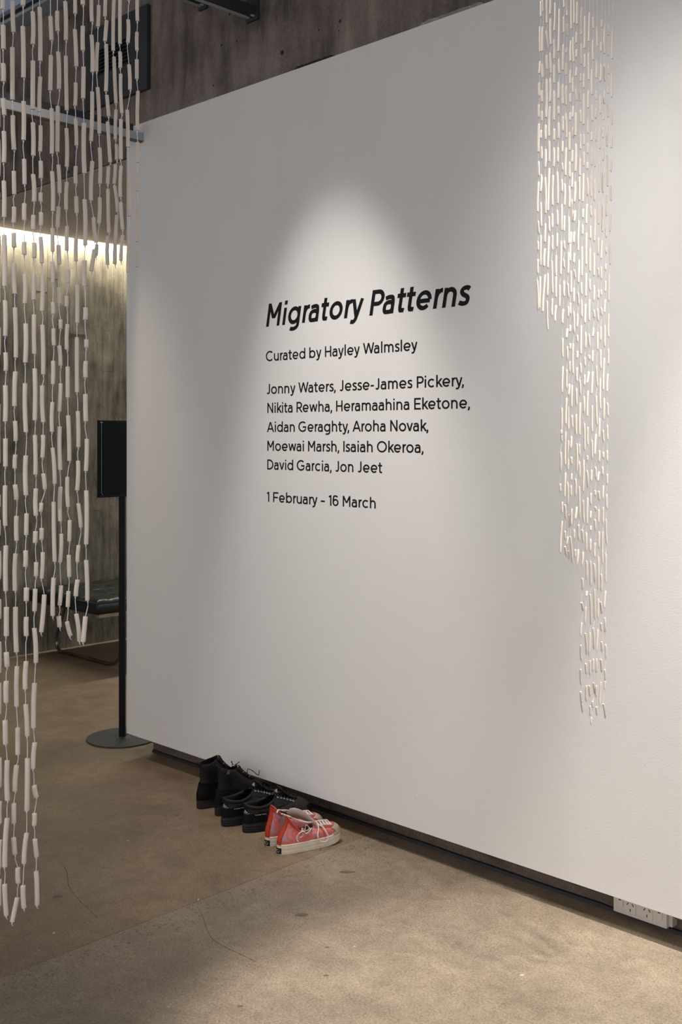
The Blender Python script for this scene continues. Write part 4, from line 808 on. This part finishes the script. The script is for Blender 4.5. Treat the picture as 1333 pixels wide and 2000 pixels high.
b1, _ = boot((-3.552, 2.778, 0), -.08, 'black leather ankle boot at the left end of the shoe row', -1, False)
b2, sh = boot((-3.432, 2.778, 0), -.04, 'black leather ankle boot, second from the left, with brass eyelets and grey tag', 1, True)
tgm = box('size_tag', (-.011, -.0008, -.008), (.011, .0008, .008), M_tagc, b2, .0004); tgm.location = sh.S(PI * .58, .97, .004) + Vector((-.002, 0, -.004)); tgm.rotation_euler = (.1, .3, 1.9)

def three_bars(sh, ph, t0, parent, s=1.0, name='stripe_mark'):
    # three slanted bars rising in height, a small triangular emblem
    bm = bmesh.new()
    for i, (u0, h) in enumerate(((0, .35), (.34, .68), (.68, 1.0))):
        w_ = .23
        for a in (0,):
            q = [(u0, 0), (u0 + w_, 0), (u0 + w_ - .02, h), (u0 - .16 * h + .02, h * .86)]
            vs = [bm.verts.new(sh.S(ph + (x - .5) * .36 * s, t0 + y * .16 * s, .0024)) for x, y in q]
            bm.faces.new(vs)
    r = bmesh.ops.extrude_face_region(bm, geom=bm.faces[:])
    return link_bm(name, bm, M_wht, parent)
def surf_text(s, sh, ph0, ph1, t0, t1, parent, mat):
    rb, tot = lay_out(s, .2)
    bm, _ = text_bm(s, .2, lambda x, y: sh.S(ph0 + (ph1 - ph0) * x / tot, t0 + (t1 - t0) * y, .0030))
    return link_bm('printed_word', bm, mat, parent)
def hiker(loc, yaw, label, side):
    t = thing('walking_shoe', label, 'shoe', loc, yaw, 'pair of black and grey walking shoes')
    sh = Shoe(.300, 1.04, .034, .108, .122, .010, .140, .036, .046, .40, .016, 0, side, .014, .18)
    upper(sh, M_sk, M_bl, t, .007)
    zig = [(.92, 0), (.97, .003), (1.0, .006), (.985, .008), (1.03, .011), (1.0, .014), (1.05, .018), (1.01, .021), (1.04, .026), (1.0, .034), (.95, .036)]
    sole(sh, zig, M_ss, t)
    bm = bmesh.new()
    for k in range(16):
        ph = 2 * PI * k / 16; a = sh.foot(ph, 1.03); b_ = sh.foot(ph + .30, 1.01)
        add_tube(bm, [Vector((a.x, a.y, .010 + sh.lift(a.y))), Vector((b_.x, b_.y, .030 + sh.lift(b_.y)))], .0022, 5)
    link_bm('sole_tread', bm, M_ss, t)
    patch('heel_counter', sh, PI * .60, PI * 1.40, .02, .55, .002, M_sk, t)
    patch('side_panel', sh, PI * .30, PI * .84, .66, .84, .0022, M_sg, t); patch('side_panel', sh, -PI * .84, -PI * .30, .66, .84, .0022, M_sg, t)
    patch('vamp', sh, -PI * .40, PI * .40, .14, .58, .0018, M_sg, t)
    patch('toe_bumper', sh, -PI * .20, PI * .20, .0, .24, .0032, M_ss, t)
    for sg in (-1, 1):   # padded collar
        pass
    bm = bmesh.new(); n = 40; add_tube(bm, [sh.S(PI * .28 + (2 * PI - PI * .56) * k / n, 1) + Vector((0, 0, -.002)) for k in range(n + 1)], .0062, 8); link_bm('collar_padding', bm, M_sk, t, smooth=True)
    tube('heel_piping', [sh.S(PI * (.68 + .64 * k / 16), .60, .002) for k in range(17)], .0012, M_sg, t, 6)
    # lace rows
    for i in range(6):
        tt = .60 + .07 * i; w0 = .62 - .03 * i
        a, b_ = sh.S(-w0, tt, .003), sh.S(w0, tt, .003); mid = sh.S(0, min(1, tt + .02), .009)
        ribbon('lace', [a, mid + Vector((.001, 0, 0)), b_], .002, M_klace, t, .0022)
        a, b_ = sh.S(-w0, tt, .004), sh.S(w0 - .03, min(1, tt + .07), .004)
        ribbon('lace', [a, (a + b_) / 2 + Vector((0, 0, .007)), b_], .002, M_klace, t, .0020)
        for sg in (-1, 1): eyelet(sh.S(sg * w0, tt, .0035), sh.S(sg * w0, tt, .01) - sh.S(sg * w0, tt, .003), .0032, M_steel, t)
    pr = [(sh.S(-.42, .56 + .44 * j / 8, .003) + Vector((0, .02 * (j / 8) ** 2, .030 * (j / 8) ** 2)), sh.S(.42, .56 + .44 * j / 8, .003) + Vector((0, .02 * (j / 8) ** 2, .030 * (j / 8) ** 2))) for j in range(9)]
    tg = quad_strip('tongue', pr, M_sk, t, .006)
    c0, c1 = pr[8]; 
    lg = bmesh.new(); mid = (c0 + c1) / 2
    for i, h in enumerate((.006, .010, .014)):
        x = -.008 + i * .006; add_box(lg, (mid.x + x, mid.y - .009, mid.z - .018), (mid.x + x + .0038, mid.y - .0075, mid.z - .018 + h))
    link_bm('tongue_mark', lg, M_wht, tg)
    for k in range(3):
        r2 = random.Random(k + 10 * side + 3); c = sh.S(0, .86, .012)
        ribbon('lace', [c, c + Vector((side * .02 * (k - 1), -.004, .010)), c + Vector((.030 * (k - 1) + .008, -.012, .012)), c + Vector((.036 * (k - 1) - .004, .006, .002)), c + Vector((.02 * (k - 1), .012, .006))], .002, M_klace, t, .0019)
    ribbon('heel_loop', [sh.collar(PI) + Vector((-.008, 0, -.016)), sh.collar(PI) + Vector((-.008, -.006, .004)), sh.collar(PI) + Vector((.008, -.006, .004)), sh.collar(PI) + Vector((.008, 0, -.016))], .003, M_sk, t, .002)
    three_bars(sh, PI * .92, .56, t, 1.3); 
    surf_text('GORE-TEX', sh, PI * .745, PI * .60, .42, .49, t, M_wht)
    return t
hiker((-3.322, 2.722, 0), -.16, 'black walking shoe between the boots and its grey-toed twin', -1)
hiker((-3.212, 2.738, 0), -.24, 'black walking shoe with grey-brown toe, right one of its pair', 1)

def hitop(loc, yaw, label, side, front):
    t = thing('canvas_shoe', label, 'shoe', loc, yaw, 'pair of red canvas high tops')
    sh = Shoe(.268, .95, .034, .134 if front else .150, .084, .040 if front else .026, .155 if front else .115, .031, .036, .46, .040 if front else .012, 0, side, .014, .22, .004, .006)
    upper(sh, M_dye, M_dye, t, .002)
    sole(sh, [(.95, 0), (.99, .001), (.99, .005)], M_crm, t, 'outsole')
    sole(sh, [(1.0, .004), (1.012, .006), (1.012, .0145), (.998, .016), (.998, .018), (1.014, .0195), (1.014, .027), (1.006, .028), (1.006, .036), (.96, .038)], M_crm, t, 'foxing')
    patch('toe_cap', sh, -PI * .225, PI * .225, .0, .42, .002, M_cap, t)
    patch('toe_bumper', sh, -PI * .30, PI * .30, .0, .12, .0045, M_crm, t)
    patch('heel_strip', sh, PI * .90, PI * 1.10, .0, 1.0, .0022, M_red, t, 8, 16)
    patch('collar_band', sh, PI * .52, PI * 1.12, .86, 1.0, .0014, M_red, t, 16, 4)
    # black licence patch on the heel
    bm = bmesh.new(); g_ = []
    for i in range(9):
        ph = PI * (.885 + .23 * i / 8); p = sh.foot(ph, 1.03); g_.append((bm.verts.new((p.x, p.y, .004)), bm.verts.new((p.x, p.y, .026))))
    for a, b_ in zip(g_, g_[1:]): bm.faces.new((a[0], b_[0], b_[1], a[1]))
    r = bmesh.ops.extrude_face_region(bm, geom=bm.faces[:]); 
    for v in r['geom']:
        if isinstance(v, bmesh.types.BMVert): v.co.y += .002
    hp = link_bm('heel_patch', bm, M_black, t)
    bm = bmesh.new(); rr = random.Random(9)
    for k in range(9):   # tiny worn white print
        ph = PI * (1 + rr.uniform(-.075, .075)); p = sh.foot(ph, 1.036); z = rr.uniform(.008, .022)
        add_box(bm, (p.x - rr.uniform(.001, .003), p.y - .0006, z), (p.x + rr.uniform(.001, .003), p.y, z + .0012))
    link_bm('patch_print', bm, M_wht, hp)
    if not front:
        bm = bmesh.new(); n = 24; c = sh.S(PI * .62, .62, .0024); vs = []
        q = (sh.S(PI * .62, .62, .02) - sh.S(PI * .62, .62, .002)).normalized().to_track_quat('Z', 'Y')
        for k in range(n): vs.append(bm.verts.new(c + q @ Vector((.016 * math.cos(k * 2 * PI / n), .022 * math.sin(k * 2 * PI / n), 0))))
        bm.faces.new(vs); bmesh.ops.extrude_face_region(bm, geom=bm.faces[:]); link_bm('ankle_patch', bm, M_wht, t)
    # tongue, pale canvas leaf folding back over the throat
    pr = []
    tip = Vector((-.034, .070, .138)) if front else Vector((.0, .075, .120)); rootp = Vector((.012, .160, .078)); wv = Vector((.020, -.004, .019)) if front else Vector((.022, 0, .004))
    for j in range(13):
        q = j / 12; c_ = rootp.lerp(tip, q) + Vector((0, 0, .010 * math.sin(q * PI))); wd = .55 + .55 * math.sin(min(1, q * 1.25) * PI * .62); wd *= 1 if j < 11 else (.85 if j == 11 else .6)
        pr.append((c_ - wv * wd + Vector((0, .004 * math.sin(q * 5), 0)), c_ + wv * wd))
    quad_strip('tongue', pr, M_canv, t, .0022)
    # eyestays, pale canvas strips with eyelets
    for sg in (-1, 1):
        pr = [(sh.S(sg * .62, .45 + .5 * j / 8, .003), sh.S(sg * .36, .43 + .5 * j / 8, .004)) for j in range(9)]
        quad_strip('eyestay', pr, M_dye, t, .0015)
        for j in range(1, 8, 2): eyelet((pr[j][0] + pr[j][1]) / 2 + Vector((0, 0, .002)), (sg * .5, 0, 1), .0022, M_steel, t)
    # laces: crossings over the throat and a sprawl of loops
    for i in range(5):
        tt = .48 + .09 * i; a, b_ = sh.S(-.5, tt, .006), sh.S(.5, tt + .05, .006)
        ribbon('lace', [a, (a + b_) / 2 + Vector((0, 0, .010)), b_], .003, M_lace, t, .0026)
        a, b_ = sh.S(.5, tt, .006), sh.S(-.5, tt + .05, .006)
        ribbon('lace', [a, (a + b_) / 2 + Vector((0, 0, .008)), b_], .003, M_lace, t, .0026)
    c = Vector((.012, .165, .074)); 
    if front:
        ribbon('lace', [c + Vector(v) for v in ((0, .0, .006), (.022, .010, .006), (.040, .016, -.010), (.048, .022, -.030), (.050, .010, -.044), (.047, -.012, -.040), (.042, -.022, -.020), (.030, -.010, -.002), (.012, 0, .008))], .003, M_lace, t, .0026)
        ribbon('lace', [Vector(v) for v in ((.0, .175, .088), (.012, .15, .094), (.016, .12, .100), (-.004, .092, .108), (-.030, .07, .118), (-.042, .052, .126), (-.036, .04, .132))], .003, M_lace, t, .0032)
        for k, (cx, cy, cz, rx, ry) in enumerate(((.020, .115, .070, .016, .018), (.026, .100, .062, .012, .022), (.014, .128, .074, .018, .010), (.024, .090, .066, .009, .014))):
            ribbon('lace', [Vector((cx + rx * math.cos(a), cy + ry * math.sin(a), cz + .008 * math.sin(a * 2 + k))) for a in [q * .72 for q in range(9)]], .003, M_lace, t, .0024)
        ribbon('lace', [Vector(v) for v in ((.034, .10, .075), (.040, .075, .078), (.036, .062, .060), (.040, .066, .045))], .003, M_lace, t, .0026)
    else:
        ribbon('lace', [Vector(v) for v in ((.0, .175, .082), (.015, .13, .098), (.010, .08, .118), (.020, .045, .134), (.030, .03, .128))], .003, M_lace, t, .003)
    return t
hitop((-3.040, 2.704, 0), -.10, 'red and mauve canvas high top with upright heel, behind its twin', -1, False)
hitop((-2.952, 2.683, 0), -.20, 'red and mauve canvas high top with loose white laces, rightmost shoe', 1, True)

# ------------------------------------------------------------------ hairline cracks and old stains in the floor
M_crack = simple('crack_line', (.075, .060, .045), None, .9)
M_stain = simple('old_stain', (.10, .078, .056), (.15, .12, .092), .6, 50, bs_=0)
def crack(pix, wd):
    pts = smooth_path([on_floor(x, y, .0004) for x, y in pix], 8); bm = bmesh.new(); row = []
    for i, p in enumerate(pts):
        t = (pts[min(i + 1, len(pts) - 1)] - pts[max(i - 1, 0)]).normalized(); nn = Vector((-t.y, t.x, 0)) * wd * (.4 + .6 * abs(noise.noise(p * 60)) * 2); j = Vector((0, 0, 0)) + nn * noise.noise(p * 25) * 3
        row.append((bm.verts.new(p + nn + j), bm.verts.new(p - nn + j)))
    for a, b in zip(row, row[1:]): bm.faces.new((a[0], b[0], b[1], a[1]))
    link_bm('hairline_crack', bm, M_crack, fl)
crack([(118, 1682), (130, 1700), (134, 1728), (152, 1755), (172, 1775), (192, 1792)], .0011)
crack([(386, 1770), (398, 1795), (412, 1830), (438, 1848), (500, 1878)], .0010)
crack([(470, 1575), (520, 1612), (560, 1640)], .0006)
for px_, py_, sx_, sy_ in ((590, 1787, .020, .009), (113, 1751, .016, .008), (637, 1905, .008, .004), (345, 1592, .011, .004), (372, 1530, .01, .004), (677, 1703, .028, .007), (240, 1679, .006, .003), (202, 1695, .005, .003), (470, 1965, .007, .003), (640, 1850, .008, .003)):
    c_ = on_floor(px_, py_, .0003); bm = bmesh.new(); vs_ = []
    for k in range(14):
        a_ = k * 2 * PI / 14; f_ = 1 + .35 * noise.noise(Vector((math.cos(a_) * 1.5, math.sin(a_) * 1.5, px_)))
        vs_.append(bm.verts.new(c_ + Vector((.7152, .6989, 0)) * sx_ * f_ * math.cos(a_) + Vector((-.6989, .7152, 0)) * sy_ * f_ * math.sin(a_) * 1.6))
    bm.faces.new(vs_); link_bm('stain', bm, M_stain, fl)

# ------------------------------------------------------------------ floor debris
for i, (px, py, s, lab) in enumerate([(388, 1757, .012, 'white flake of debris on the cut joint left of centre'), (693, 1849, .009, 'small white chip on the floor below the shoes'), (553, 1667, .007, 'tiny white chip by the heel of the rightmost shoe'),
        (250, 1642, .010, 'small pale sliver on the floor left of the shoes'), (330, 1967, .008, 'pale chip on the floor near the lower left'), (1070, 1842, .006, 'orange speck on the floor at lower right'), (105, 1822, .012, 'pale smear chip below the near strands'), (1020, 1905, .016, 'thin pale sliver on the bright floor at lower right')]):
    p = on_floor(px, py); bm = bmesh.new(); r2 = random.Random(i)
    ang = r2.uniform(0, 3); n = 7
    top = [Vector((s * r2.uniform(.3, .7) * math.cos(a), s * .4 * r2.uniform(.3, .8) * math.sin(a), .0014)) for a in [k * 2 * PI / n for k in range(n)]]
    loft(bm, [[Vector((v.x * 1.1, v.y * 1.1, 0)) for v in top], top])
    o = link_bm('debris_chip', bm, simple('orange_speck', (.8, .2, .05), None, .7) if 'orange' in lab else M_chip); o.location = p; o.rotation_euler = (0, 0, ang)
    tag(o, lab, 'debris', 'specks of debris on the floor')
